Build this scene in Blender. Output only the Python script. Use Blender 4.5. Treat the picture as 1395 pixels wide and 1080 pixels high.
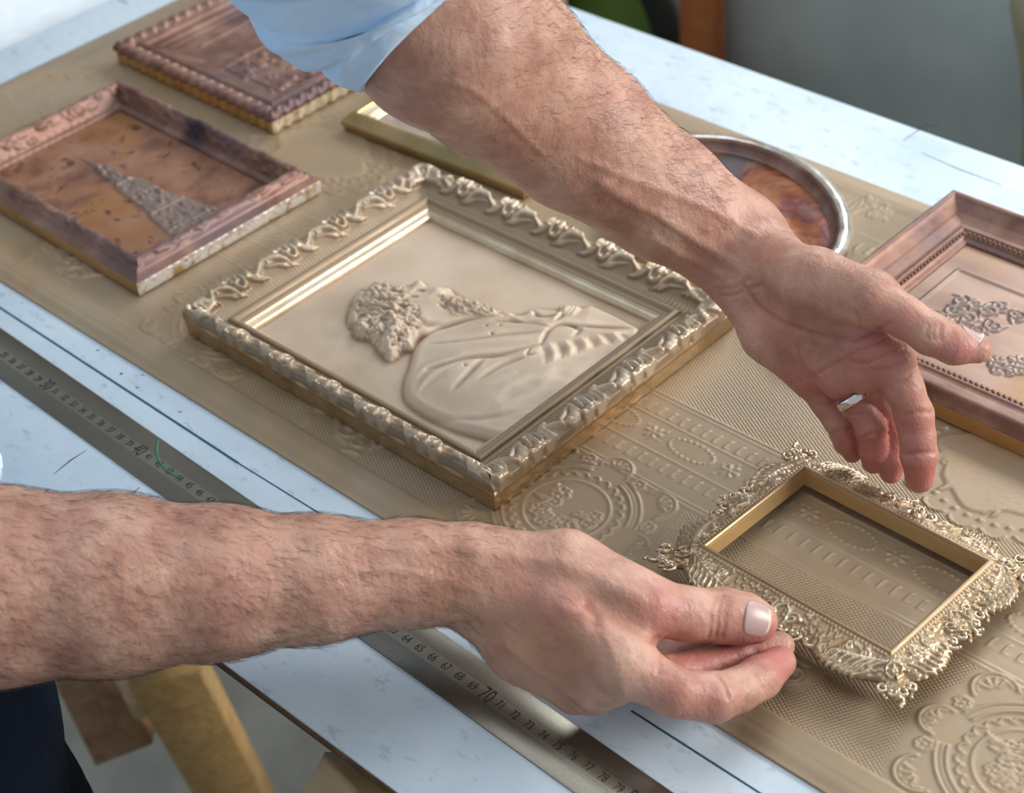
import bpy, math, random
import numpy as np
from mathutils import Matrix, Vector
random.seed(7); rng = np.random.default_rng(7)
for o in list(bpy.data.objects): bpy.data.objects.remove(o)
SC = bpy.context.scene
COL = SC.collection
TOP = 78.0                       # height of the worktop above the floor, cm

# ------------------------------------------------------------------ camera
F_PX = 2459.68
EUL = (0.897978247, 0.0767582361, 0.758625615)
CAM = np.array([117.430513, -46.3665792, 68.6486525])      # cm, worktop is z = 0
def eul_mat(rx, ry, rz):
    c, s = math.cos, math.sin
    X = np.array([[1,0,0],[0,c(rx),-s(rx)],[0,s(rx),c(rx)]])
    Y = np.array([[c(ry),0,s(ry)],[0,1,0],[-s(ry),0,c(ry)]])
    Z = np.array([[c(rz),-s(rz),0],[s(rz),c(rz),0],[0,0,1]])
    return Z @ Y @ X
RC = eul_mat(*EUL)
def P(px, py, z):
    """world point (cm) seen at a pixel of the photograph, at height z"""
    d = RC @ np.array([(px-697.5)/F_PX, -(py-540)/F_PX, -1.0])
    return CAM + d * ((z-CAM[2])/d[2])
def depth(p):
    return float(-((np.asarray(p)-CAM) @ RC)[2])
cam = bpy.data.cameras.new('camera'); co = bpy.data.objects.new('camera', cam); COL.objects.link(co)
co.location = (CAM[0]*.01, CAM[1]*.01, (CAM[2]+TOP)*.01); co.rotation_euler = EUL
cam.sensor_width = 36.0; cam.sensor_fit = 'HORIZONTAL'; cam.lens = F_PX/1395*36; cam.clip_start = .05
cam.dof.use_dof = True; cam.dof.focus_distance = 0.97; cam.dof.aperture_fstop = 9.0
SC.camera = co

# ------------------------------------------------------------------ light
w = bpy.data.worlds.new('world'); SC.world = w; w.use_nodes = True
bg = w.node_tree.nodes['Background']; bg.inputs[0].default_value = (0.84, 0.92, 1.0, 1); bg.inputs[1].default_value = 0.42
def area(name, loc, target, sx, sy, power, col):
    l = bpy.data.lights.new(name, 'AREA'); l.shape = 'RECTANGLE'; l.size = sx; l.size_y = sy; l.energy = power; l.color = col
    o = bpy.data.objects.new(name, l); COL.objects.link(o); o.location = loc
    o.rotation_euler = (Vector(target)-Vector(loc)).to_track_quat('-Z', 'Y').to_euler(); return o
area('window_light_back', (0.2, 3.2, 2.5), (0.5, 0.2, .78), 1.9, 1.15, 84, (0.92, 0.96, 1.0))
area('overhead_fill', (0.3, 0.3, 3.1), (0.5, 0.15, .78), 1.6, 1.6, 16, (.90, .95, 1.0))  # added fill from overhead that brightens the sleeve and level surfaces
area('window_light_side', (2.8, 1.75, 1.85), (0.6, 0.15, .80), 1.35, .95, 80, (1.0, 0.975, 0.94))
SC.view_settings.view_transform = 'Standard'; SC.view_settings.look = 'None'
SC.view_settings.exposure = 0.0; SC.view_settings.gamma = 1.0; SC.view_settings.use_curve_mapping = False

# ------------------------------------------------------------------ helpers
def W3(v):
    v = np.asarray(v, float).reshape(-1, 3) * .01; v[:, 2] += TOP*.01; return v
def mesh_np(name, v, f, mat=None, parent=None, smooth=True, mats=None, midx=None, world=True):
    """one mesh object from numpy arrays given in cm (worktop = 0)"""
    me = bpy.data.meshes.new(name)
    v = W3(v) if world else np.asarray(v, float)*.01
    if isinstance(f, np.ndarray):
        k = f.shape[1]; nf = len(f)
        me.vertices.add(len(v)); me.vertices.foreach_set('co', v.astype(np.float32).ravel())
        me.loops.add(nf*k); me.loops.foreach_set('vertex_index', f.astype(np.int32).ravel())
        me.polygons.add(nf); me.polygons.foreach_set('loop_start', np.arange(0, nf*k, k, dtype=np.int32))
        me.update(calc_edges=True)
    else:
        me.from_pydata([tuple(a) for a in v], [], [tuple(int(i) for i in a) for a in f]); me.update()
    if smooth: me.polygons.foreach_set('use_smooth', [True]*len(me.polygons))
    for m in (mats or ([mat] if mat else [])): me.materials.append(m)
    if midx is not None: me.polygons.foreach_set('material_index', np.asarray(midx, np.int32))
    o = bpy.data.objects.new(name, me); COL.objects.link(o)
    if parent is not None:
        o.parent = parent; o.matrix_parent_inverse = parent.matrix_basis.inverted()
    return o
def tag(o, label=None, cat=None, group=None, kind=None):
    if label: o['label'] = label
    if cat: o['category'] = cat
    if group: o['group'] = group
    if kind: o['kind'] = kind
    return o
def empty(name, loc, label, cat, group=None):
    o = bpy.data.objects.new(name, None); COL.objects.link(o); o.empty_display_size = .02
    o.location = W3(loc)[0]
    return tag(o, label, cat, group)
def attr(o, name, data):
    a = o.data.attributes.new(name, 'FLOAT', 'POINT'); a.data.foreach_set('value', np.asarray(data, np.float32).ravel())
def grid_faces(ny, nx, wrap_x=False, wrap_y=False):
    i = np.arange(ny*nx).reshape(ny, nx)
    a = i; 
    if wrap_x: a = np.concatenate([a, a[:, :1]], 1)
    if wrap_y: a = np.concatenate([a, a[:1]], 0)
    return np.stack([a[:-1, :-1], a[:-1, 1:], a[1:, 1:], a[1:, :-1]], -1).reshape(-1, 4)
def tube(pts, rad, n=8, flat=1.0, up=(0,0,1), closed=False):
    """tapered tube along pts; returns verts, quads"""
    p = np.asarray(pts, float); m = len(p); r = np.broadcast_to(np.asarray(rad, float), (m,))
    t = np.gradient(p, axis=0) if not closed else (np.roll(p, -1, 0)-np.roll(p, 1, 0))
    t /= np.linalg.norm(t, axis=1)[:, None]+1e-9
    u = np.cross(t, np.asarray(up, float)); l = np.linalg.norm(u, axis=1)
    u[l < 1e-3] = (1, 0, 0); u /= np.linalg.norm(u, axis=1)[:, None]+1e-9
    w_ = np.cross(u, t)
    a = np.linspace(0, 2*math.pi, n, endpoint=False)
    v = p[:, None] + r[:, None, None]*(u[:, None]*np.cos(a)[None, :, None] + w_[:, None]*np.sin(a)[None, :, None]*flat)
    f = grid_faces(m, n, wrap_x=True, wrap_y=closed)
    v = v.reshape(-1, 3)
    return v, f
def merge(parts):
    V, Fc, off = [], [], 0
    for v, f in parts:
        V.append(v); Fc.append(np.asarray(f)+off); off += len(v)
    return np.concatenate(V), np.concatenate(Fc)
def ball(c, r, n=8, m=5):
    """half or whole bead as quads"""
    c = np.asarray(c, float); r = np.broadcast_to(np.asarray(r, float), (3,))
    th = np.linspace(0.02, math.pi-.02, m); ph = np.linspace(0, 2*math.pi, n, endpoint=False)
    T, Ph = np.meshgrid(th, ph, indexing='ij')
    v = np.stack([c[0]+r[0]*np.sin(T)*np.cos(Ph), c[1]+r[1]*np.sin(T)*np.sin(Ph), c[2]+r[2]*np.cos(T)], -1).reshape(-1, 3)
    return v, grid_faces(m, n, wrap_x=True)
def box(x0, x1, y0, y1, z0, z1, bev=0.0):
    """box with a chamfered top and bottom rim, as quads"""
    b = bev
    rows = [(z0, b), (z0+b, 0), (z1-b, 0), (z1, b)] if b > 0 else [(z0, 0), (z1, 0)]
    v = []
    for z, i in rows: v += [(x0+i, y0+i, z), (x1-i, y0+i, z), (x1-i, y1-i, z), (x0+i, y1-i, z)]
    n = len(rows); f = [(3, 2, 1, 0)]
    for k in range(n-1):
        for j in range(4): f.append((4*k+j, 4*k+(j+1) % 4, 4*k+4+(j+1) % 4, 4*k+4+j))
    f.append((4*n-4, 4*n-3, 4*n-2, 4*n-1))
    return np.array(v, float), np.array(f)
def beam(a, b, wid, thk, up=(0,0,1), bev=.25):
    """timber between two points"""
    a = np.asarray(a, float); b = np.asarray(b, float); L = np.linalg.norm(b-a); t = (b-a)/L
    s = np.cross(np.asarray(up, float), t); s /= np.linalg.norm(s); n = np.cross(t, s)
    v, f = box(0, L, -wid/2, wid/2, -thk/2, thk/2, bev)
    return a + v[:, :1]*t + v[:, 1:2]*s + v[:, 2:3]*n, f

# ---- materials
class NT:
    def __init__(s, name):
        s.m = bpy.data.materials.new(name); s.m.use_nodes = True; s.t = s.m.node_tree
        s.b = s.t.nodes['Principled BSDF']; s.co = s.n('ShaderNodeTexCoord')
    def n(s, typ, **kw):
        nd = s.t.nodes.new(typ)
        for k, v in kw.items():
            if k.startswith('i_'):
                key = k[2:]; key = int(key) if key.isdigit() else key.replace('_', ' ')
                nd.inputs[key].default_value = v
            else: setattr(nd, k, v)
        return nd
    def l(s, a, b): s.t.links.new(a, b)
    def vec(s, scale=(1, 1, 1), rot=(0, 0, 0)):
        mp = s.n('ShaderNodeMapping'); mp.inputs['Scale'].default_value = scale; mp.inputs['Rotation'].default_value = rot
        s.l(s.co.outputs['Object'], mp.inputs[0]); return mp.outputs[0]
    def noise(s, scale, detail=3, rough=.55, vec=None, dist=0):
        nd = s.n('ShaderNodeTexNoise'); nd.inputs['Scale'].default_value = scale; nd.inputs['Detail'].default_value = detail
        nd.inputs['Roughness'].default_value = rough; nd.inputs['Distortion'].default_value = dist
        s.l(vec if vec is not None else s.co.outputs['Object'], nd.inputs['Vector']); return nd.outputs[0]
    def ramp(s, fac, stops):
        r = s.n('ShaderNodeValToRGB'); e = r.color_ramp.elements
        while len(e) < len(stops): e.new(.5)
        for k, (p_, c) in enumerate(stops):
            e[k].position = p_; e[k].color = (*c, 1) if len(c) == 3 else c
        s.l(fac, r.inputs[0]); return r.outputs[0]
    def mix(s, fac, a, b, mode='MIX'):
        m = s.n('ShaderNodeMix', data_type='RGBA', blend_type=mode)
        for inp, val in ((m.inputs[0], fac), (m.inputs[6], a), (m.inputs[7], b)):
            if hasattr(val, 'is_output') or isinstance(val, bpy.types.NodeSocket): s.l(val, inp)
            elif isinstance(val, (int, float)): inp.default_value = val
            else: inp.default_value = (*val, 1)
        return m.outputs[2]
    def math(s, op, a, b=None, clamp=False):
        m = s.n('ShaderNodeMath', operation=op); m.use_clamp = clamp
        for i, val in enumerate((a, b)):
            if val is None: continue
            if isinstance(val, bpy.types.NodeSocket): s.l(val, m.inputs[i])
            else: m.inputs[i].default_value = val
        return m.outputs[0]
    def bump(s, h, strength=.3, dist=.001, normal=None):
        b = s.n('ShaderNodeBump'); b.inputs['Strength'].default_value = strength; b.inputs['Distance'].default_value = dist
        s.l(h, b.inputs['Height'])
        if normal is not None: s.l(normal, b.inputs['Normal'])
        return b.outputs[0]
    def at(s, name):
        a = s.n('ShaderNodeAttribute', attribute_name=name); return a.outputs['Fac']
    def fin(s, col=None, rough=.5, metal=0., normal=None, **kw):
        def setv(key, val):
            if isinstance(val, bpy.types.NodeSocket): s.l(val, s.b.inputs[key])
            elif isinstance(val, (tuple, list)): s.b.inputs[key].default_value = (*val, 1) if len(val) == 3 and key in ('Base Color',) else val
            else: s.b.inputs[key].default_value = val
        if col is not None: setv('Base Color', col)
        setv('Roughness', rough); setv('Metallic', metal)
        if normal is not None: s.l(normal, s.b.inputs['Normal'])
        for k, v in kw.items(): setv(k.replace('_', ' '), v)
        return s.m
def plain(name, col, rough=.6, metal=0., nscale=30, var=.12, bump=.1, bscale=200, **kw):
    t = NT(name); n = t.noise(nscale, 4)
    c = t.ramp(n, [(.25, tuple(x*(1-var) for x in col)), (.75, tuple(min(1, x*(1+var)) for x in col))])
    return t.fin(c, rough, metal, t.bump(t.noise(bscale, 3), bump), **kw)

def m_table():
    t = NT('white_worn_laminate')
    a = t.noise(9, 5, .6); b = t.noise(60, 5, .7, t.vec((1, 2.2, 1), (0, 0, .5)))
    c = t.ramp(a, [(.3, (.56, .68, .77)), (.6, (.72, .82, .89))])
    spots = t.ramp(b, [(.30, (.42, .48, .52)), (.43, (1, 1, 1))])
    c = t.mix(.55, c, spots, 'MULTIPLY')
    return t.fin(c, .42, 0, t.bump(t.noise(180, 4), .12), Specular_IOR_Level=.5)
def m_mat():
    t = NT('bronze_painted_embossed_board')
    a = t.noise(5, 4, .6, None, .6); b = t.noise(14, 5, .65)
    c = t.ramp(a, [(.30, (.32, .205, .105)), (.45, (.40, .29, .18)), (.60, (.42, .325, .225)), (.8, (.35, .28, .20))])
    c = t.mix(t.ramp(b, [(.55, (0, 0, 0)), (.75, (.7, .7, .7))]), c, (.50, .31, .15))
    g = t.noise(3.2, 3, .6, t.vec((1, 1, 1), (0, 0, 1)))
    c = t.mix(t.ramp(g, [(.5, (0, 0, 0)), (.7, (.55, .55, .55))]), c, (.30, .235, .14))
    # fine woven ground in the cells between the motifs
    v = t.vec((1, 1, 1), (0, 0, .5)); sep = t.n('ShaderNodeSeparateXYZ'); t.l(v, sep.inputs[0])
    k = 2*math.pi/.0019
    sx = t.math('SINE', t.math('MULTIPLY', sep.outputs[0], k)); sy = t.math('SINE', t.math('MULTIPLY', sep.outputs[1], k))
    wv = t.math('MULTIPLY', t.math('ADD', sx, sy), t.at('weave'))
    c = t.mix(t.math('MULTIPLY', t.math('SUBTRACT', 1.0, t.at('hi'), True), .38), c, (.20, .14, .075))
    n = t.bump(wv, .6, .00014)
    n = t.bump(t.noise(260, 3), .10, .001, n)
    return t.fin(c, t.math('ADD', t.math('MULTIPLY', b, .25), .36), .35, n)
def m_metal(name, dark, mid, light, rough=.36, metal=.75, sc=22, bscale=170, bstr=.25, stain=None, patina_shade=None, spots=None, raised=None):
    t = NT(name); a = t.noise(sc, 5, .6); b = t.noise(sc*.35, 3, .6)
    c = t.ramp(a, [(.28, dark), (.5, mid), (.72, light)])
    if stain: c = t.mix(t.ramp(b, [(.52, (0, 0, 0)), (.68, (.9, .9, .9))]), c, stain)
    if spots:
        c = t.mix(t.ramp(t.noise(70, 3, .6, None, .4), [(.60, (0, 0, 0)), (.68, (.85, .85, .85))]), c, spots)
    if raised: c = t.mix(t.math('MULTIPLY', t.at('hi'), .8, True), c, raised)
    c = t.mix(t.math('MULTIPLY', t.at('scorch'), .92, True), c, (.025, .028, .045))
    r = t.math('ADD', t.math('MULTIPLY', a, .3), rough-.12)
    if patina_shade:      # dark antiquing wash and painted cavity shade in the recesses, high parts left bright
        hi = t.at('hi'); c = t.mix(t.math('SUBTRACT', 1.0, t.math('MULTIPLY', hi, 1.0, True), True), c, patina_shade); r = t.math('SUBTRACT', t.math('ADD', r, .12), t.math('MULTIPLY', hi, .14))
    return t.fin(c, r, metal, t.bump(t.noise(bscale, 4), bstr, .0008))
def m_leaf(name, gold, silver, thr=.45, metal=.6):
    """flaking leaf on the outer frame edges"""
    t = NT(name); a = t.noise(26, 2, .5); b = t.noise(190, 5, .75)
    f = t.ramp(a, [(thr-.03, (0, 0, 0)), (thr+.05, (1, 1, 1))])
    c = t.mix(f, gold, silver)
    c = t.mix(t.ramp(b, [(.36, (0, 0, 0)), (.50, (1, 1, 1))]), tuple(x*.7 for x in gold), c)
    vo = t.n('ShaderNodeTexVoronoi'); vo.inputs['Scale'].default_value = 240; t.l(t.co.outputs['Object'], vo.inputs['Vector'])
    nn = t.bump(vo.outputs['Color'], .55, .0012); nn = t.bump(b, .5, .0012, nn)
    return t.fin(c, .30, metal, nn)
def m_wood(name, c1, c2, rot=(0, 0, 0), sc=1.0):
    t = NT(name); v = t.vec((6*sc, 60*sc, 60*sc), rot); n = t.noise(1.2, 5, .6, v, 1.2)
    c = t.ramp(n, [(.3, c1), (.7, c2)])
    return t.fin(c, .55, 0, t.bump(n, .15))

M = dict(
 table=m_table(), mat=m_mat(),
 chip=plain('brown_hardboard_edge', (.16, .085, .035), .8, nscale=120, var=.4),
 bronze=m_metal('bronze_frame_paint', (.42, .315, .21), (.54, .42, .295), (.64, .525, .40), .36, .50, 24, 190, .18, None, (.34, .245, .155)),
 bronze_side=m_metal('gold_frame_edge', (.42, .27, .13), (.54, .38, .21), (.64, .49, .31), .26, .85, 45, 130, .35),
 gilt=m_metal('pale_gilt_slip', (.55, .43, .28), (.68, .56, .40), (.78, .68, .52), .32, .85, 30, 200, .12),
 relief=m_metal('matt_clay_bronze', (.52, .40, .28), (.63, .49, .36), (.69, .56, .43), .50, .25, 16, 300, .12, None, (.30, .19, .11)),
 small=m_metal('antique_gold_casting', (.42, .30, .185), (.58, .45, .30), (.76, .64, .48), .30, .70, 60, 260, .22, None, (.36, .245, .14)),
 scroll=m_metal('rubbed_gold_scroll', (.44, .32, .20), (.62, .49, .34), (.78, .68, .54), .26, .8, 60, 260, .15),
 small_in=m_metal('gold_painted_rebate', (.50, .32, .13), (.58, .38, .17), (.62, .44, .22), .42, .5, 20, 150, .1),
 copper=m_metal('dull_copper', (.14, .065, .045), (.26, .14, .10), (.37, .225, .175), .44, .45, 40, 150, .3, (.16, .10, .10)),
 copper_plate=m_metal('stained_copper_plate', (.13, .05, .03), (.34, .165, .10), (.42, .23, .15), .45, .45, 34, 120, .12, (.36, .16, .05), None, (.07, .03, .02), (.27, .215, .19)),
 copper_edge=m_metal('gilded_edge', (.44, .25, .10), (.56, .34, .14), (.62, .40, .18), .38, .7, 30, 160, .2),
 silver_leaf=m_leaf('silver_leaf_edge', (.62, .40, .16), (.97, .95, .92), .40),
 gold_leaf=m_leaf('pale_gold_leaf_edge', (.66, .46, .20), (.90, .80, .60), .36),
 brass=m_metal('brassy_gold_moulding', (.42, .28, .12), (.56, .40, .20), (.66, .50, .28), .28, .85, 18, 120, .12, (.34, .27, .13)),
 silver=m_metal('bright_silver_rim', (.50, .38, .24), (.78, .70, .58), (.95, .93, .90), .2, .95, 50, 120, .5),
 cream=plain('cream_print', (.74, .62, .54), .35, nscale=60, var=.2),
 ink=plain('black_etching', (.012, .012, .012), .5),
 bluepen=plain('blue_teal_pen', (.006, .085, .14), .5), greenpen=plain('green_pen', (.0, .17, .075), .45),
 crack=plain('dark_crack', (.03, .035, .04), .9),
 pine=m_wood('yellow_pine', (.42, .235, .075), (.62, .40, .16)), pine2=m_wood('reddish_timber', (.26, .13, .06), (.42, .25, .14)),
 pine3=m_wood('pale_timber', (.60, .42, .22), (.80, .62, .38)),
 floor=plain('worn_concrete', (.27, .28, .26), .85, nscale=8, var=.35, bscale=90, bump=.2),
 wall=plain('pale_plaster', (.62, .63, .60), .9, nscale=5),
 green=plain('moss_green_paint', (.22, .36, .07), .5), dark=plain('near_black_rubber', (.008, .012, .008), .55),
 rust=m_wood('orange_brown_stain', (.42, .12, .03), (.55, .18, .05)),
 slate=plain('blue_grey_board', (.52, .60, .60), .32, nscale=3, var=.35),
 creamcloth=plain('olive_cream_cloth', (.38, .34, .22), .9),
 whitecloth=plain('white_sheet', (.78, .84, .88), .7),
)
def m_steel():
    t = NT('brushed_steel_with_millimetre_lines')
    sep = t.n('ShaderNodeSeparateXYZ'); t.l(t.co.outputs['Object'], sep.inputs[0])
    # object space: x along the ruler in metres, y across
    def ticks(pitch, duty, lo, hi):
        fr = t.math('FRACT', t.math('DIVIDE', sep.outputs[0], pitch))
        on = t.math('LESS_THAN', fr, duty)
        ab = t.math('ABSOLUTE', sep.outputs[1])
        band = t.math('MULTIPLY', t.math('GREATER_THAN', ab, lo), t.math('LESS_THAN', ab, hi))
        return t.math('MULTIPLY', on, band)
    tk = t.math('MAXIMUM', ticks(.001, .45, .0040, .0160), t.math('MULTIPLY', ticks(.001, .45, -1.0, .0042), .35), True)
    n = t.noise(1, 3, .6, t.vec((3, 900, 1))); g = t.noise(7, 3, .6)
    c = t.ramp(g, [(.3, (.27, .25, .19)), (.7, (.38, .355, .29))])
    c = t.mix(t.math('MULTIPLY', tk, .92), c, (.06, .055, .05))
    return t.fin(c, t.math('ADD', t.math('MULTIPLY', n, .15), .25), .9, t.bump(n, .05))
M['steel'] = m_steel()

# ---- height fields drawn with strokes
class Field:
    def __init__(s, xs, ys): s.x = xs; s.y = ys; s.H = np.zeros((len(ys), len(xs)))
    def win(s, x0, x1, y0, y1):
        a, b = np.searchsorted(s.x, (x0, x1)); c, d = np.searchsorted(s.y, (y0, y1)); return slice(c, d), slice(a, b)
    def stroke(s, pts, r, h, mode='max', sharp=2.0):
        pts = np.asarray(pts, float)
        if len(pts) == 1: pts = np.concatenate([pts, pts+1e-4])
        m = len(pts); rr = np.broadcast_to(np.asarray(r, float), (m,)); R = rr.max()*1.9
        sy, sx = s.win(pts[:, 0].min()-R, pts[:, 0].max()+R, pts[:, 1].min()-R, pts[:, 1].max()+R)
        X, Y = s.x[sx][None, :], s.y[sy][:, None]
        if X.size == 0 or Y.size == 0: return
        best = np.zeros((Y.size, X.size)); hh = np.broadcast_to(np.asarray(h, float), (m,)); sg = -1. if hh.sum() < 0 else 1.; hh = np.abs(hh)
        for k in range(m-1):
            ax, ay = pts[k]; dx, dy = pts[k+1]-pts[k]; L2 = dx*dx+dy*dy+1e-12
            t = np.clip(((X-ax)*dx+(Y-ay)*dy)/L2, 0, 1)
            d2 = (X-ax-t*dx)**2+(Y-ay-t*dy)**2; q = rr[k]*(1-t)+rr[k+1]*t
            best = np.maximum(best, (hh[k]*(1-t)+hh[k+1]*t)*np.exp(-(d2/(q*q))**(sharp/2)*1.2))
        if mode == 'max': s.H[sy, sx] = np.maximum(s.H[sy, sx], best)
        elif mode == 'add': s.H[sy, sx] += best*sg
        else: s.H[sy, sx] -= best
    def dot(s, x, y, r, h, mode='max'): s.stroke([(x, y)], r, h, mode, 2.6)
    def sample(s, X, Y):
        fx = np.clip(np.interp(X, s.x, np.arange(len(s.x))), 0, len(s.x)-1.001); fy = np.clip(np.interp(Y, s.y, np.arange(len(s.y))), 0, len(s.y)-1.001)
        i = fx.astype(int); j = fy.astype(int); a = fx-i; b = fy-j; H = s.H
        return H[j, i]*(1-a)*(1-b)+H[j, i+1]*a*(1-b)+H[j+1, i]*(1-a)*b+H[j+1, i+1]*a*b
def spiral(cx, cy, r0, r1, a0, turns, n=16):
    t = np.linspace(0, 1, n); a = a0+turns*2*math.pi*t; r = r0*(1-t)+r1*t
    return np.stack([cx+r*np.cos(a), cy+r*np.sin(a)], 1)
def arc(cx, cy, rx, ry, a0, a1, n=24, rot=0):
    a = np.linspace(a0, a1, n); x = rx*np.cos(a); y = ry*np.sin(a); c, s_ = math.cos(rot), math.sin(rot)
    return np.stack([cx+x*c-y*s_, cy+x*s_+y*c], 1)
def blur(H, r):
    for ax in (0, 1):
        for _ in range(2):
            c = np.cumsum(np.pad(H, [(r+1, r) if a == ax else (0, 0) for a in (0, 1)], mode='edge'), axis=ax)
            n = H.shape[ax]; H = (np.take(c, np.arange(2*r+1, 2*r+1+n), ax)-np.take(c, np.arange(0, n), ax))/(2*r+1)
    return H
def smooth(t): t = np.clip(t, 0, 1); return t*t*(3-2*t)
def poly_sdf(px, py, poly):
    """signed distance, negative inside"""
    poly = np.asarray(poly, float); n = len(poly); d = np.full(px.shape, 1e9); ins = np.zeros(px.shape, bool)
    for k in range(n):
        a = poly[k]; b = poly[(k+1) % n]; e = b-a
        t = np.clip(((px-a[0])*e[0]+(py-a[1])*e[1])/(e@e+1e-12), 0, 1)
        d = np.minimum(d, (px-a[0]-t*e[0])**2+(py-a[1]-t*e[1])**2)
        c = ((a[1] <= py) & (b[1] > py)) | ((b[1] <= py) & (a[1] > py))
        xx = a[0]+(py-a[1])/(e[1] if abs(e[1]) > 1e-9 else 1e-9)*e[0]
        ins ^= c & (px < xx)
    d = np.sqrt(d); return np.where(ins, -d, d)
def catmull(pts, n=6, closed=True):
    p = np.asarray(pts, float); m = len(p); out = []
    rng_ = range(m) if closed else range(m-1)
    for i in rng_:
        if closed: a, b, c, d = p[i-1], p[i], p[(i+1) % m], p[(i+2) % m]
        else: a, b, c, d = p[max(i-1, 0)], p[i], p[i+1], p[min(i+2, m-1)]
        for t in np.linspace(0, 1, n, endpoint=False):
            out.append(.5*((2*b)+(-a+c)*t+(2*a-5*b+4*c-d)*t*t+(-a+3*b-3*c+d)*t**3))
    if not closed: out.append(p[-1])
    return np.array(out)

# ---- picture frames: four mitred rails with a moulded section and carved relief
def resample(prof, step):
    prof = np.asarray(prof, float); out = [prof[0]]
    for a, b in zip(prof[:-1], prof[1:]):
        n = max(1, int(math.ceil(np.linalg.norm(b-a)/step)))
        for k in range(1, n+1): out.append(a+(b-a)*k/n)
    return np.array(out)
def place(cx, cy, z, rot=0, tiltx=0, tilty=0):
    return Matrix.Translation((cx*.01, cy*.01, (z+TOP)*.01)) @ Matrix.Rotation(rot, 4, 'Z') @ Matrix.Rotation(tiltx, 4, 'X') @ Matrix.Rotation(tilty, 4, 'Y')
def frame(root, w_, h_, prof, step, ds, mats, mat_of, disp=None, out=None, name='rail', skip=(), warp=None, hi=.2):
    """prof = list of (inset, height) going outer bottom -> over the top -> inner bottom; local cm"""
    pr = resample(prof, step); tg = np.gradient(pr, axis=0); nrm = np.stack([-tg[:, 1], tg[:, 0]], 1); nrm /= np.linalg.norm(nrm, axis=1)[:, None]+1e-9
    # nrm points outward/up on the visible side: (inset, z)
    rails = []
    for k in range(4):
        if k in skip: continue
        L = w_ if k % 2 == 0 else h_; H = h_ if k % 2 == 0 else w_
        nu = max(2, int(L/ds)+1); u = np.linspace(-1, 1, nu)
        ins = pr[:, 0][:, None]; half = L/2-ins; S = u[None, :]*half
        D = np.broadcast_to(ins, S.shape).copy(); Z = np.broadcast_to(pr[:, 1][:, None], S.shape).copy()
        if disp is not None:
            q = disp(k, S, D, Z, L)
            mit = 1.0
            D = D + q*nrm[:, :1]*mit; Z = Z + q*nrm[:, 1:]
        if out is not None:
            dD = out(k, S, np.broadcast_to(ins, S.shape), L, np.broadcast_to(pr[:, 1][:, None], S.shape)); D = D-dD
        # tangent / outward vectors
        tx, ty, ox, oy = [(1, 0, 0, -1), (0, 1, 1, 0), (-1, 0, 0, 1), (0, -1, -1, 0)][k]
        X = tx*S+ox*(H/2-D); Y = ty*S+oy*(H/2-D)
        if warp is not None: X, Y = np.interp(X, *warp[0]), np.interp(Y, *warp[1])
        v = np.stack([X, Y, Z], -1).reshape(-1, 3); f = grid_faces(len(pr), nu)[:, ::-1]
        mi = np.array([mat_of(pr[i, 0], pr[i, 1], i/len(pr)) for i in range(len(pr)-1)])
        # close underneath
        n0 = len(v)
        a = np.arange(nu); top = a; bot = a+(len(pr)-1)*nu
        f2 = np.stack([top[:-1], top[1:], bot[1:], bot[:-1]], 1)
        f = np.concatenate([f, f2]); midx = np.concatenate([np.repeat(mi, nu-1), np.zeros(nu-1, int)])
        o = mesh_np(name, v, f, mats=mats, midx=midx, world=False); o.parent = root
        if disp is not None: attr(o, 'hi', np.clip(q/hi, 0, 1))
        rails.append(o)
    return rails
def local(root, name, vf, mat, smooth_=True, mats=None, midx=None):
    o = mesh_np(name, vf[0], vf[1], mat, world=False, smooth=smooth_, mats=mats, midx=midx); o.parent = root; return o
def thing(name, mtx, label, cat, group=None):
    o = bpy.data.objects.new(name, None); COL.objects.link(o); o.empty_display_size = .02
    o.matrix_world = mtx; return tag(o, label, cat, group)

# ================================================================== SETTING
def struct(name, vf, mat, smooth_=False):
    o = mesh_np(name, vf[0], vf[1], mat, smooth=smooth_); o['kind'] = 'structure'; return o
struct('floor', box(-260, 260, -190, 330, -TOP-3, -TOP), M['floor'])
struct('wall_back', box(-260, 260, 330, 336, -TOP, 190), M['wall'])

# things standing behind the bench, low down in the background
def bgx(px, y):
    """x and z of the ray through (px, 60) where it meets the upright plane at depth y"""
    a = P(px, 60, 0); t = (y-CAM[1])/(a[1]-CAM[1]); return CAM[0]+(a[0]-CAM[0])*t
b = mesh_np('grey_board', *box(bgx(968, 112), bgx(1330, 112)+60, 112, 114, -TOP, 20, .3), M['slate'], smooth=False)
tag(b, 'tall blue-grey board standing upright behind the bench', 'board')
b = mesh_np('wooden_post', *box(bgx(934, 108), bgx(969, 108), 107, 110.5, -TOP, 22, .4), M['rust'], smooth=False)
tag(b, 'orange-brown wooden post at the left edge of the grey board', 'post')
b = mesh_np('green_panel', *box(bgx(700, 118)-30, bgx(936, 118), 118.5, 120, -TOP, 15, .3), M['green'], smooth=False)
tag(b, 'moss green panel behind the far edge of the bench', 'panel')
gx = bgx(880, 114)
a = np.linspace(0, 2*math.pi, 40, endpoint=False)
ring = np.stack([gx-6+12*np.cos(a), 114+0*a, -48+20*np.sin(a)], 1)
v, f = tube(ring, 3.0, 12, closed=True, up=(0, 1, 0))
tag(mesh_np('rubber_hose_loop', v, f, M['dark']), 'black rubber loop leaning on the green panel', 'hose')
cx_ = bgx(1392, 96)
root = empty('padded_stool', (cx_+10, 98, -TOP), 'olive cream padded stool with dark piping at the right behind the bench', 'stool')
rings = []
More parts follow.
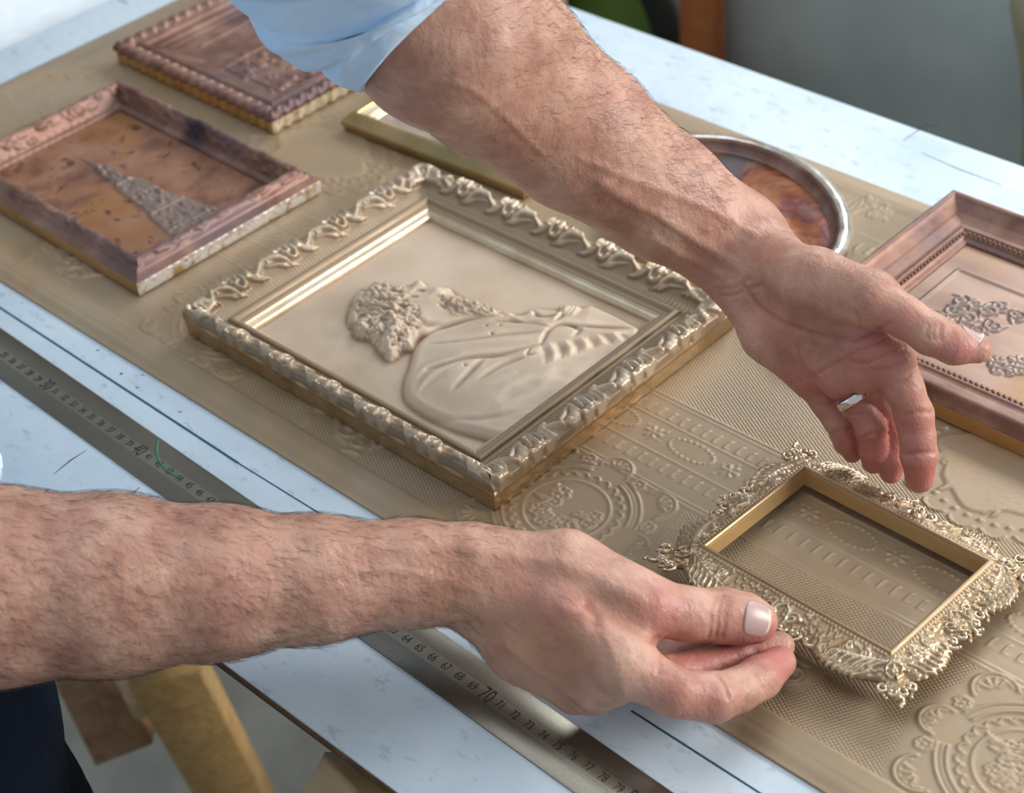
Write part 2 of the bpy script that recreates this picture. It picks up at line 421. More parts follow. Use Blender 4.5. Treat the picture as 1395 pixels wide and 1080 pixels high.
zz = [-TOP, -70, -55, -45, -40, -34, -28, -22, -16, -10, -6, -4.5, -4, -3.9]; rr_ = [11, 10.8, 9.6, 9.2, 9.6, 10.2, 10.4, 10.6, 11.5, 13, 12.2, 9.5, 5, .05]
a = np.linspace(0, 2*math.pi, 36, endpoint=False)
v = np.concatenate([np.stack([cx_+12+r*np.cos(a), 98+r*np.sin(a), 0*a+z], 1) for z, r in zip(zz, rr_)])
mesh_np('cushion', v, grid_faces(len(zz), 36, wrap_x=True), M['creamcloth'], root)
pv, pf = tube([(cx_+12-rr_[k]-.3, 98-1.5*math.sin(k), zz[k]) for k in range(1, 11)], [.6]*10, 6, up=(0, 1, 0)); mesh_np('piping', pv, pf, M['dark'], root)
pv, pf = tube([(cx_+12-9.9, 92.6, -44), (cx_+12-10.8, 92.4, -36), (cx_+12-11.2, 92.6, -28)], [.1, .8, .1], 6, up=(0, 1, 0)); mesh_np('trim_strip', pv, pf, M['whitecloth'], root)

# white side table beyond the left end of the bench
root = empty('side_table', (-60, 20, -TOP), 'white sheeted side table beyond the left end of the workbench', 'table')
mesh_np('table_top', *box(-130, -14.5, -40, 95, -5.5, -3, .3), M['whitecloth'], root, smooth=False)
for x, y in ((-126, -36), (-19, -36), (-126, 91), (-19, 91)):
    mesh_np('leg', *box(x-2.5, x+2.5, y-2.5, y+2.5, -TOP, -5.5, .3), M['pine3'], root, smooth=False)

# ================================================================== WORKBENCH
root = empty('workbench', (50, 20, -TOP), 'long white laminate workbench top with worn brown edges under all the frames', 'workbench')
X0, X1, Y0, Y1 = -12.5, 150, -12.95, 53.6
mesh_np('white_sheet', *box(X0, X1, Y0, Y1, -.16, 0, .04), M['table'], root, smooth=False)
mesh_np('board_core', *box(X0+.05, X1, Y0+.08, Y1-.08, -.95, -.16), M['chip'], root, smooth=False)
def strip(name, pts, wd, mat, parent, z0=0.0, h=.012):
    """flat pen line: thin ribbon with real thickness"""
    p = np.asarray(pts, float); t = np.gradient(p, axis=0); t /= np.linalg.norm(t, axis=1)[:, None]; n = np.stack([-t[:, 1], t[:, 0]], 1)
    wd = np.broadcast_to(np.asarray(wd, float), (len(p),))[:, None]
    a, b = p+n*wd/2, p-n*wd/2
    v = np.concatenate([np.c_[a, np.full(len(p), z0+h)], np.c_[b, np.full(len(p), z0+h)], np.c_[b, np.full(len(p), z0-.005)], np.c_[a, np.full(len(p), z0-.005)]])
    m = len(p); i = np.arange(m-1); f = np.concatenate([np.stack([q*m+i, q*m+i+1, ((q+1) % 4)*m+i+1, ((q+1) % 4)*m+i], 1) for q in range(4)])
    return mesh_np(name, v, f, mat, parent, smooth=False)
def P2(px, py, z=0): return P(px, py, z)[:2]
strip('pen_line', [P2(-60, 380), P2(325, 631)], .17, M['bluepen'], root)
strip('pen_line', [P2(325, 631), P2(438, 701), P2(600, 800)], .10, M['bluepen'], root)
strip('pen_line', [P2(860, 968), P2(1085, 1112)], .12, M['bluepen'], root)
strip('surface_crack', [P2(73, 646), P2(96, 627), P2(118, 613)], [.03, .10, .02], M['crack'], root)
strip('surface_crack', [P2(172, 680), P2(190, 664)], [.02, .05], M['crack'], root)
strip('surface_crack', [P2(1230, 192), P2(1262, 170), P2(1278, 172)], [.04, .07, .03], M['crack'], root)
strip('surface_crack', [P2(1255, 208), P2(1310, 232), P2(1365, 252)], [.03, .07, .03], M['crack'], root)
strip('pen_mark', [P2(160, -2), P2(168, 2), P2(174, 5)], [.1, .14, .1], plain('violet_pen', (.08, .05, .30), .5), root)
for (x, y, s_) in ((133, 477, .12), (165, 509, .16), (187, 528, .10), (245, 561, .09), (194, 511, .07)):
    q = P2(x, y); strip('paint_fleck', [q-(.1, .06), q, q+(.1, .08)], [.03, s_*1.3, .03], M['crack'], root)

# trestle of timbers below the bench
root = empty('trestle', (30, -20, -TOP), 'pine trestle below the near edge of the bench', 'trestle')
mesh_np('leg', *beam(P(222, 900, -42), P(345, 1125, -74), 6.2, 3.6, up=RC[:, 2]), M['pine'], root, smooth=False)
mesh_np('foot', *beam(P(118, 905, -50), P(172, 1015, -58), 5.6, 4.4, up=RC[:, 2]), M['pine2'], root, smooth=False)
mesh_np('spreader', *beam(P(455, 1140, -9), P(500, 1058, -6), 4.2, 3.6), M['pine3'], root, smooth=False)
mesh_np('brace', *beam(P(165, 905, -47), P(196, 968, -53), 1.8, 1.8), M['pine3'], root, smooth=False)
mesh_np('crosspiece', *beam((72, -6, -4), (72, 46, -4), 5, 5), M['pine2'], root, smooth=False)
mesh_np('crosspiece', *beam((125, -6, -4), (125, 46, -4), 5, 5), M['pine2'], root, smooth=False)
for x in (72, 125):
    for y, d in ((2, -1), (40, 1)):
        mesh_np('leg', *beam((x, y, -6), (x, y+8*d, -TOP+1.5), 5, 3.6, up=(0, 1, 0)), M['pine'], root, smooth=False)

# ================================================================== EMBOSSED BOARD
xs = np.unique(np.concatenate([np.arange(-7, 20, .34), np.arange(20, 57, .16), np.arange(57, 97, .085), np.arange(97, 130, .4)]))
ys = np.unique(np.concatenate([np.arange(0, 27, .085), np.arange(27, 45.41, .16), [45.4]]))
E_ = Field(xs, ys); XX, YY = np.meshgrid(xs, ys)
weave = np.ones_like(XX)
def band(y0, y1, val=0.):
    weave[(ys > y0) & (ys < y1)] = val
def clear(cx, cy, rx, ry):
    weave[((XX-cx)/rx)**2+((YY-cy)/ry)**2 < 1] = 0
BX0, BX1 = -8, 128
def stripe_band(y, up=1):
    """border of dashes, dotted ovals and flowers running along the board"""
    band(y-4.2, y+3.0)
    for yy, r in ((y-4.05, .09), (y-3.75, .07), (y-1.55, .05), (y+.95, .05), (y+2.9, .09), (y+2.6, .05)):
        E_.stroke([(BX0, yy), (BX1, yy)], r, .055)
    x = BX0
    while x < BX1:
        for yy in (y-2.35, y+1.55):
            E_.stroke([(x, yy-.32), (x+.02, yy+.3), (x+.1, yy+.36)], .06, .10)
            E_.stroke([(x+.02, yy-.34), (x+.3, yy-.30)], .045, .05)
        x += .83
    x = BX0+1.2
    while x < BX1:
        for k in range(22):
            a = k/22*2*math.pi; E_.dot(x+1.55*math.cos(a), y-.2+.72*math.sin(a), .09, .10)
        fx = x+2.8
        for k in range(6):
            a = k/6*2*math.pi; E_.stroke([(fx+.2*math.cos(a), y-.2+.2*math.sin(a)), (fx+.5*math.cos(a), y-.2+.45*math.sin(a))], (.08, .13), .09)
        E_.dot(fx, y-.2, .12, .12)
        for k in range(9):
            E_.dot(fx+rng.uniform(-.9, .9), y-.2+rng.uniform(-.75, .75), .07, .08)
        x += 5.62
def flower(x, y, s=1., n=6, h=.12):
    E_.dot(x, y, .16*s, h*1.1)
    for k in range(n):
        a = k/n*2*math.pi+rng.uniform(-.2, .2); q = arc(x+.38*s*math.cos(a), y+.38*s*math.sin(a), .22*s, .17*s, a-2, a+2, 7)
        E_.stroke(q, .06*s+.02, h)
def leaf(x, y, a, s=1., h=.11):
    p = np.array([[0, 0], [.45, .12], [.95, .05]])*s; c, d = math.cos(a), math.sin(a); R = np.array([[c, d], [-d, c]])
    E_.stroke(p@R+(x, y), [.1*s, .16*s, .03], h)
    E_.stroke(arc(0, 0, .5*s, .28*s, 0, 3.1, 8)@R+(x+.4*s*c, y+.4*s*d), .05, h*.9)
def bouquet(x, y, r, n=26):
    for k in range(n):
        a = rng.uniform(0, 6.28); q = r*math.sqrt(rng.uniform()); 
        if rng.uniform() < .4: flower(x+q*math.cos(a), y+q*.8*math.sin(a), rng.uniform(.7, 1.15), h=.11)
        else: leaf(x+q*math.cos(a), y+q*.8*math.sin(a), a+rng.uniform(-.8, .8), rng.uniform(.7, 1.3))
def shell(x, y, a, r):
    """lobed shell at the rim of a medallion"""
    E_.stroke(arc(x, y, r, r*.95, a-1.75, a+1.75, 26), .085, .15)
    E_.stroke(arc(x, y, r*.78, r*.74, a-1.5, a+1.5, 22), .06, .10)
    for k in (-.9, -.3, .3, .9):
        b = a+k; E_.stroke([(x+.2*r*math.cos(b), y+.2*r*math.sin(b)), (x+.5*r*math.cos(b+.1), y+.5*r*math.sin(b+.1)), (x+.68*r*math.cos(b), y+.68*r*math.sin(b))], (.05, .12, .09), .12)
def medallion(x, y, s=1.):
    clear(x, y, 6.1*s, 5.4*s)
    E_.stroke(arc(x, y, 2.55*s, 2.4*s, 0, 6.2832, 60), .07, .10)
    for k in range(26):
        a = k/26*6.2832; q = arc(x+3.0*s*math.cos(a), y+2.85*s*math.sin(a), .3*s, .3*s, a-1.7, a+1.7, 8); E_.stroke(q, .055, .13)
    for rr, hh in ((3.75, .15), (4.0, .07), (4.3, .13)):
        for q in range(4):
            a0 = q*math.pi/2+.30; E_.stroke(arc(x, y, rr*s, rr*.94*s, a0, a0+math.pi/2-.6, 20), .075, hh)
    for q in range(8):
        a = q*math.pi/4; rr = 4.75 if q % 2 == 0 else 5.3; r_ = 1.0 if q % 2 == 0 else 1.15
        sx, sy = x+rr*s*math.cos(a), y+rr*.9*s*math.sin(a)
        clear(sx, sy, r_*1.4*s, r_*1.4*s); shell(sx, sy, a, r_*s)
    for q in range(8):
        a = (q+.5)*math.pi/4; flower(x+4.9*s*math.cos(a), y+4.4*s*math.sin(a), .75)
    bouquet(x, y, 1.8*s, 16)
stripe_band(15.3); stripe_band(36.5)
for mx in (5.4, 34.6, 63.9, 93.1, 122): medallion(mx, 6.9)
for mx in (20, 49.2, 78.6, 107):
    # broad scrolled leaf groups between the medallions along the border
    for q in range(5):
        x = mx-2.9+q*1.35; y = 4.5+1.0*math.sin(q*1.7)
        clear(x, y, 1.2, 1.3); E_.stroke(spiral(x, y, .95, .15, q*2.1, 1.15, 18), (.11), .15)
        leaf(x+.3, y+1.1, 1.1+q*.5, 1.3); leaf(x-.3, y-1.1, -1.3+q*.5, 1.2)
for mx in (-6, 23.3, 52.5, 81.4, 110.5):
    my = 24.6; clear(mx, my, 6.6, 5.2)
    out_ = []
    for k in range(72):
        a = k/72*6.2832; m_ = 1+.10*math.cos(4*a+.6)+.05*math.cos(8*a); out_.append((mx+4.3*m_*math.cos(a), my+3.6*m_*math.sin(a)))
    out_ = np.array(out_+[out_[0]])
    ins_ = poly_sdf(XX, YY, out_[:-1]); E_.H += .10*smooth(-ins_/.25)
    bouquet(mx-.2, my-.1, 3.7, 84)
    for k in range(40):
        a = k/40*6.2832; E_.dot(mx+5.15*math.cos(a), my+4.35*math.sin(a), .15, .13)
    for k in range(20):
        a = k/20*6.2832; E_.stroke(arc(mx+5.75*math.cos(a), my+4.85*math.sin(a), .75, .5, a-1.3, a+1.3, 9, 0), .08, .14)
for mx in np.arange(-6, 128, 14.6):
    bouquet(mx, 31.6, 1.6, 14); bouquet(mx+7.3, 42.2, 1.3, 10)
# plain bevelled margins
m0 = (YY < 2.25) | (YY > 44.0) | (XX < -4.6)
E_.H[m0] = 0; weave[m0] = 0
edge = np.minimum(np.minimum(YY, 45.4-YY), XX+7)
Zm = .16+.22*smooth(edge/.95) - .08*smooth((edge-.95)/.15)*0 + E_.H*.85
Zm += .05*smooth((edge-1.0)/.3)*(1-smooth((edge-2.1)/.2))
Zm += .012*np.sin(XX*.21)*np.cos(YY*.17)
nx_, ny_ = len(xs), len(ys)
v = np.stack([XX, YY, Zm], -1).reshape(-1, 3); f = grid_faces(ny_, nx_)
per = np.concatenate([np.arange(nx_), np.arange(1, ny_)*nx_+nx_-1, (ny_-1)*nx_+np.arange(nx_-2, -1, -1), np.arange(ny_-2, 0, -1)*nx_])
n0 = len(v); sk = v[per].copy(); sk[:, 2] = 0.0; v = np.concatenate([v, sk]); m_ = len(per)
f = np.concatenate([f, np.stack([per, n0+np.arange(m_), n0+(np.arange(m_)+1) % m_, np.roll(per, -1)], 1)])
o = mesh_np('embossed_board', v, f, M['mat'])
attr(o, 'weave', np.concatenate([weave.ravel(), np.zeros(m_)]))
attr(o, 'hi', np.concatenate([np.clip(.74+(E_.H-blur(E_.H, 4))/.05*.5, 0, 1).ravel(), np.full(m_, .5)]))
tag(o, 'large bronze-painted board with embossed medallions and plain margins under the frames', 'board')
MT = .40      # height of the board's face

# ================================================================== STEEL RULER
ra = -0.0229579562; ro = (-0.0124610503, -4.22286153)
root = thing('steel_ruler', place(ro[0], ro[1], .02, ra), 'long steel ruler with centimetre numbers lying on the near side of the bench', 'ruler')
local(root, 'blade', box(0, 101, -1.56, 1.56, 0, .1, .02), M['steel'], False)
def numeral(txt, x, y, sz, sx=.62):
    c = bpy.data.curves.new('numeral', 'FONT'); c.body = txt; c.size = sz*.01; c.align_x = 'CENTER'; c.align_y = 'CENTER'; c.extrude = .00004
    t = bpy.data.objects.new('numeral', c); COL.objects.link(t)
    dg = bpy.context.evaluated_depsgraph_get(); me = bpy.data.meshes.new_from_object(t.evaluated_get(dg)); bpy.data.objects.remove(t)
    me.transform(Matrix.Translation((x*.01, y*.01, .00108)) @ Matrix.Diagonal((sx, 1, 1, 1)))
    me.materials.clear(); me.materials.append(M['ink'])
    o = bpy.data.objects.new('numeral', me); COL.objects.link(o); o.parent = root
for t_ in range(22, 84):
    big = t_ % 10 == 0
    numeral(str(t_), t_-.02, 0.02, 1.28 if big else .72, .66 if big else .72)
def rul(px, py):
    q = P2(px, py, .12)-np.array(ro); c, s_ = math.cos(-ra), math.sin(-ra); return (q[0]*c-q[1]*s_, q[0]*s_+q[1]*c)
gp = catmull([rul(215, 600), rul(213, 615), rul(219, 632), rul(232, 644), rul(246, 652)], 5, False)
o = strip('green_pen_mark', gp, np.linspace(.17, .08, len(gp)), M['greenpen'], None, .1, .016)
me = o.data; me.transform(Matrix.Translation((0, 0, -TOP*.01))); o.parent = root

# ================================================================== FRAMES
def stamp_field(L, D, ds=.06):
    return Field(np.arange(-L/2-.5, L/2+.5, ds), np.arange(-.6, D+.4, ds))
def acanthus(Fl, x, s=1., flip=1, h=.42):
    """one scrolled leaf motif of the big frame, in (along, inset) coordinates"""
    T = lambda pts: [(x+flip*s*a, b*s) for a, b in pts]
    Fl.stroke([(x+flip*s*(.1+a_), b_) for a_, b_ in spiral(0, .72*s, .62*s, .12*s, -2.2, 1.15, 16)], np.linspace(.11, .17, 16)*s, h*1.1)
    for q_ in (-.16, 0, .16): Fl.stroke(T([(-1.95, .35+q_*.6), (-1.35, .22+q_), (-.8, .5+q_), (-.45, 1.0+q_), (-.3, 1.45)]), (.05, .10, .11, .10, .05), h*.85)
    for q_ in (-.15, .03, .2): Fl.stroke(T([(.75, .35+q_), (1.15, .8+q_), (1.6, 1.15+q_*.6), (2.15, 1.35)]), (.10, .11, .09, .04), h*.75)
    Fl.stroke(T([(-1.9, .75), (-1.2, .95), (-.7, 1.3), (.1, 1.5)]), (.08, .12, .1, .06), h*.6)
    Fl.stroke(T([(-.75, .25), (-.35, .05), (.05, .2), (.1, .55), (-.2, .65), (-.35, .45)]), (.15, .19, .2, .17, .13, .12), h*1.15)
    Fl.stroke(T([(.35, .15), (.75, -.02), (1.1, .2), (1.05, .6), (.75, .65)]), (.14, .2, .2, .15, .1), h*1.1)
    Fl.stroke(T([(.9, .75), (1.4, .95), (1.9, .7), (2.3, .45)]), (.1, .17, .17, .1), h*.8)
    Fl.stroke(T([(-1.3, .9), (-.7, 1.15), (-.1, 1.35)]), (.06, .14, .1), h*.7)
    Fl.dot(x+flip*.5*s, 1.05*s, .18*s, h*.9)
    for k in range(4):
        Fl.stroke(T([(-1.7+k*.22, .15), (-1.55+k*.22, .55)]), (.05, .08), h*.65)

# ---- centre frame with the portrait relief
CW, CH = 27.8, 22.0
ccx, ccy, crot = 47.1, 15.05, 0.008
root = thing('ornate_picture_frame', place(ccx, ccy, MT, crot), 'large bronze scrolled frame in the centre holding the bearded portrait relief', 'picture frame')
prof_c = [(.10, 0), (.08, 1.0), (.0, 1.2), (-.05, 1.55), (.12, 1.95), (.45, 2.1), (.9, 1.85), (1.5, 1.35), (2.0, 1.12), (2.18, 1.15), (2.24, 1.36), (2.42, 1.42), (2.55, 1.32),
          (2.66, 1.12), (2.95, 1.05), (3.02, 1.0), (3.05, .88), (3.3, .78), (3.42, .62), (3.45, .35)]
flds = []
for k in range(4):
    L = CW if k % 2 == 0 else CH
    Fl = stamp_field(L, 3.6); n = 5 if k % 2 == 0 else 4; pitch = (L-5.2)/n
    for j in range(n): acanthus(Fl, -L/2+2.6+pitch*(j+.5), pitch/4.4, 1 if k != 3 else -1)
    for sgn in (-1, 1):
        x = sgn*(L/2-.8); Fl.stroke(spiral(x, .8, .75, .1, 0, 1.2*sgn, 14), (.24), .42); Fl.stroke([(x-sgn*.5, 1.1), (x-sgn*1.4, .9), (x-sgn*2.2, .3)], (.2, .24, .1), .4)
        for q in range(5): Fl.stroke(catmull([(x-sgn*.2*q, .15), (x-sgn*(.4+.3*q), .5+.1*q), (x-sgn*(.5+.35*q), 1.1)], 3, False), .11, .34)
    # combed ground in the cove
    s = -L/2+1.6
    while s < L/2-1.6:
        Fl.stroke([(s, 1.45), (s+.05, 1.95)], (.05, .06), .07); s += .26
    # bead row near the sight edge
    s = -L/2+2.9
    while s < L/2-2.9: Fl.dot(s, 2.82, .075, .09); s += .21
    flds.append(Fl)
def disp_c(k, S, D, Z, L):
    q = flds[k].sample(S, np.clip(D, -.5, 3.5))
    side = (Z < 1.15) & (D < .5)
    return np.where(side, .006*np.sin(S*5.1+Z*7), q)
def out_c(k, S, D, L, Z):
    wgt = smooth(1-(D+.1)/1.3)*smooth((Z-1.05)/.4)
    return .16*wgt*(np.cos(S*2*math.pi/((L-5.2)/(5 if k % 2 == 0 else 4)))-.2)
def mat_c(d, z, t):
    if d < .35 and z < 1.35 : return 1
    if d > 2.98: return 2
    return 0
warp_c = (([-13.9, -10.45, 10.45, 13.9], [-13.9, -10.1, 9.65, 13.9]), ([-11, -7.55, 7.55, 11], [-11, -8.3, 7.7, 11]))
frame(root, CW, CH, prof_c, .085, .085, [M['bronze'], M['bronze_side'], M['gilt']], mat_c, disp_c, out_c, warp=warp_c, hi=.3)
# plaque with the relief of the bearded man, drawn in world xy then moved to the frame's own axes
pw, ph = CW-6.3, CH-6.3
xs = np.arange(-pw/2, pw/2+.01, .075); ys = np.arange(-ph/2-.9, ph/2+.01, .075)
R_ = Field(xs, ys); PX, PY = np.meshgrid(xs, ys)
ZP = MT+.35
def L_(px, py, z=ZP+.5):
    q = P(px, py, z)[:2]-(ccx, ccy); c, s_ = math.cos(-crot), math.sin(-crot); return np.array([q[0]*c-q[1]*s_, q[0]*s_+q[1]*c])
def crop(x, y): return L_(440+x/3.033, 360+y/3.033)
head = catmull([crop(*q) for q in [(95, 190), (120, 120), (170, 80), (235, 55), (300, 80), (360, 70), (400, 55), (440, 80), (480, 75), (520, 85), (560, 115), (600, 135), (680, 165), (745, 190),
        (700, 235), (600, 240), (500, 260), (440, 290), (400, 300), (375, 340), (330, 340), (300, 370), (265, 380), (225, 340), (180, 295), (130, 285), (98, 245)]], 4)
robe = catmull([crop(*q) for q in [(370, 330), (350, 400), (325, 480), (335, 545), (400, 600), (500, 650), (620, 690), (760, 715), (900, 640), (1100, 480), (1290, 340), (1330, 270), (1290, 235),
        (1110, 150), (1060, 165), (985, 150), (960, 170), (860, 165), (820, 190), (740, 185), (650, 200), (520, 240), (430, 270)]], 4)
sh = poly_sdf(PX, PY, head); sr = poly_sdf(PX, PY, robe)
R_.H += .50*np.sqrt(smooth(-sr/.7))+.34*smooth(-sr/3.5); R_.H = np.maximum(R_.H, .50*np.sqrt(smooth(-sh/.6))+.42*smooth(-sh/2.4))
inb = smooth(-np.minimum(sh, sr)/.15)
def st(pts, r, h, mode='add', n=5):
    fold = isinstance(r, float) and .1 <= r <= .22 and len(pts) > 2
    if fold: r = r*1.75
    q = catmull([crop(*a) for a in pts], n, False) if len(pts) > 2 else crop(*pts[0])+np.linspace(0, 1, 6)[:, None]*(crop(*pts[1])-crop(*pts[0])); u_ = np.linspace(0, 1, len(q)); tp = np.sin(np.pi*np.clip(u_*.92+.04, 0, 1))**.6
    R_.stroke(q, r*(.5+.5*tp) if np.isscalar(r) else np.interp(u_, np.linspace(0, 1, len(r)), r), h*tp, mode)
# folds of the cloak
for pts, r, h in (([(440, 330), (600, 325), (760, 300), (910, 290)], .16, -.16), ([(700, 235), (820, 240), (930, 270)], .13, -.2), ([(430, 440), (600, 400), (740, 385), (900, 345)], .14, -.2),
        ([(540, 530), (600, 470), (660, 405)], .14, -.18), ([(650, 490), (740, 430), (830, 400)], .14, -.14), ([(905, 345), (930, 290), (970, 262), (1020, 262), (1060, 285), (1040, 310)], .12, -.22),
        ([(1000, 262), (1120, 265), (1260, 262)], .12, -.22), ([(1060, 290), (1160, 295), (1250, 290)], .14, .12), ([(860, 175), (890, 215), (960, 215)], .1, -.18), ([(960, 165), (985, 210), (960, 240)], .1, -.2),
        ([(380, 480), (430, 430), (520, 405)], .16, .12), ([(390, 530), (450, 470), (540, 430)], .12, .10), ([(350, 560), (450, 620), (640, 640), (860, 600)], .16, -.10), ([(860, 360), (845, 390), (880, 385)], .09, -.16),
        ([(560, 330), (700, 330), (880, 320)], .22, .10), ([(760, 210), (860, 250), (930, 262)], .12, .10), ([(700, 640), (900, 620), (1050, 540)], .2, -.08)):
    st(pts, r, h)
for k in range(11):     # gathered sleeve
    x = 900+k*33; st([(x, 350-k*6), (x+22, 385-k*8), (x+20, 430-k*13)], (.14, .26, .1), .10 if k % 2 else -.08)
for k in range(26):     # soft hollows over the cloak
    x, y = rng.uniform(400, 1050), rng.uniform(380, 640); st([(x, y), (x+rng.uniform(30, 70), y-rng.uniform(10, 40)), (x+rng.uniform(90, 150), y-rng.uniform(30, 70))], (.3, .55, .3), rng.choice([.06, -.05]))
for k, (x, y) in enumerate([(985, 175), (1005, 160), (1025, 152), (1042, 152), (1058, 156)]): st([(x, y), (x-6, y+32), (x-30, y+62)], (.16, .17, .12), .22)     # knuckles of the hand
st([(850, 185), (870, 200)], .3, .12)
# curls of the hair and beard
for k in range(330):
    a = rng.uniform(0, 6.28); q = math.sqrt(rng.uniform()); x = 235+q*155*math.cos(a); y = 205+q*165*math.sin(a)
    c = crop(x, y)
    if poly_sdf(np.array([c[0]]), np.array([c[1]]), head)[0] > -.12 or (x > 330 and y < 190): continue
    if y > 215 or x > 300: R_.stroke(spiral(c[0], c[1], .36, .08, rng.uniform(0, 6), rng.choice([-1, 1])*1.2, 10), .10, rng.choice([.10, -.09]), 'add')
    else:
        R_.stroke(catmull([c, c+(.3, .25), c+(.75, .2), c+(1.1, .45)], 3, False), .085, rng.choice([.12, -.12]), 'add')
for k in range(60):
    x = rng.uniform(480, 740); y = 120+(x-480)*.22+rng.uniform(-6, 75)*(1-(x-480)/330)
    c = crop(x, y); R_.stroke(catmull([c, c+(.35, .1), c+(.6, -.12), c+(1.0, .05)], 3, False), (.07), .10, 'add')
# face: forehead, brow, nose, eyes, ear
st([(400, 85), (402, 92)], .48, .34); st([(440, 100), (500, 130)], (.5, .4), .18); st([(372, 130), (395, 118), (420, 118)], .09, -.26); st([(360, 150), (388, 150)], .12, -.22)
st([(520, 85), (528, 95)], .28, .2); st([(560, 118), (570, 128)], .22, .16); st([(480, 180), (520, 195)], .18, -.16); st([(300, 200), (285, 240), (320, 262), (345, 235)], .13, .2)
st([(370, 215), (420, 250), (480, 245)], .16, -.18)
for x, y in ((490, 160), (505, 175), (520, 160), (500, 190), (695, 295), (728, 258), (585, 432), (410, 118), (385, 150), (672, 258)): st([(x, y), (x+6, y+4)], .10, -.16)
R_.H = np.where(inb > .02, R_.H, 0) + .0
Zp = .35+np.clip(R_.H, 0, 1.3)*1.0+.02*np.sin(PX*.9)*np.cos(PY*.8)
Zp = Zp + rng.normal(0, .004, Zp.shape)
v = np.stack([PX, PY, Zp], -1).reshape(-1, 3); f = grid_faces(len(ys), len(xs))
pr_ = local(root, 'portrait_relief', (v, f), M['relief']); attr(pr_, 'hi', np.clip(.86+(R_.H-blur(R_.H, 4))/.16, 0, 1))
local(root, 'backing', box(-pw/2, pw/2, -ph/2, ph/2, .02, .30), M['relief'], False)

# ---- small pierced frame held in the hands
SW, SH = 15.3, 12.3
srot = -0.012; scx, scy, sz = 79.1, 12.0, 1.05
tX, tY = 0.045, 0.0      # near side lifted
smtx = place(scx, scy, sz, srot, -tX, tY)
root = thing('small_filigree_frame', smtx, 'small empty gold filigree frame with pierced scrolls held in both hands', 'picture frame')
prof_s = [(.45, 0), (.22, .12), (.05, .3), (.0, .42), (.10, .52), (.45, .66), (1.0, .86), (1.5, 1.02), (1.72, 1.10), (1.80, 1.22), (1.92, 1.24), (2.02, 1.14), (2.06, .98), (2.08, .05)]
prof_s = [(a*.92, b) for a, b in prof_s]
sfl = []
for k in range(4):
    L = SW if k % 2 == 0 else SH
    Fl = stamp_field(L, 2.4, .045)
    s = -L/2+1.7
    while s < L/2-1.7: Fl.dot(s, 1.62, .085, .11); s += .23
    # fluted shell fans spreading from the corners toward the middle cartouche
    for sgn in (-1, 1):
        x0 = sgn*(L/2-1.1)
        for q in range(7):
            o_ = q*.34; pts = catmull([(x0-sgn*(.3+o_*.55), 1.35-.05*q), (x0-sgn*(.9+o_), .75), (x0-sgn*(1.05+o_*1.05), .28), (x0-sgn*(1.45+o_*1.02), .02)], 4, False)
            Fl.stroke(pts, np.linspace(.05, .10, len(pts)), .17)
        Fl.stroke(spiral(x0+sgn*.1, .95, .52, .08, 1.0, 1.4*sgn, 18), .09, .2); Fl.dot(x0+sgn*.1, .95, .14, .2)
        Fl.stroke(spiral(x0-sgn*1.6, 1.12, .3, .06, 2.0, -1.3*sgn, 14), .065, .16); Fl.stroke(spiral(x0-sgn*2.5, 1.2, .26, .06, 0.4, 1.3*sgn, 14), .06, .14)
        for q in range(9): Fl.dot(x0-sgn*(.5+q*.42), 1.38-.02*(q % 2), .06, .10)
    for sgn in (-1, 1):
        Fl.stroke(spiral(sgn*.7, .75, .42, .08, 0, 1.3*sgn, 16), .085, .2); Fl.stroke([(0, 1.4), (sgn*.35, 1.1), (sgn*.5, .4), (sgn*.15, .1)], (.06, .1, .1, .06), .18)
    for q in range(230): 
        s = rng.uniform(-L/2+.6, L/2-.6); d = rng.uniform(.15, 1.5); Fl.stroke(spiral(s, d, .13, .03, rng.uniform(0, 6), 1, 7), .04, .085)
    sfl.append(Fl)
def disp_s(k, S, D, Z, L):
    q = sfl[k].sample(S, np.clip(D/.92, -.3, 2.2)); return np.where((D > 1.84) | ((Z < .35) & (D < .6)), 0, q)
def out_s(k, S, D, L, Z):
    wgt = smooth(1-(D)/1.7); t = np.abs(S)/(L/2)
    lob = .42*np.exp(-((t-.52)/.2)**2)-.30*np.exp(-((t-.2)/.09)**2)+.16*np.exp(-(t/.1)**2)-.32*np.exp(-((t-.80)/.06)**2)
    return wgt*(lob+.04*np.sin(np.abs(S)*14))
def mat_s(d, z, t): return 1 if (d > 1.86) else 0
frame(root, SW, SH, prof_s, .055, .05, [M['small'], M['small_in']], mat_s, disp_s, out_s, hi=.13)
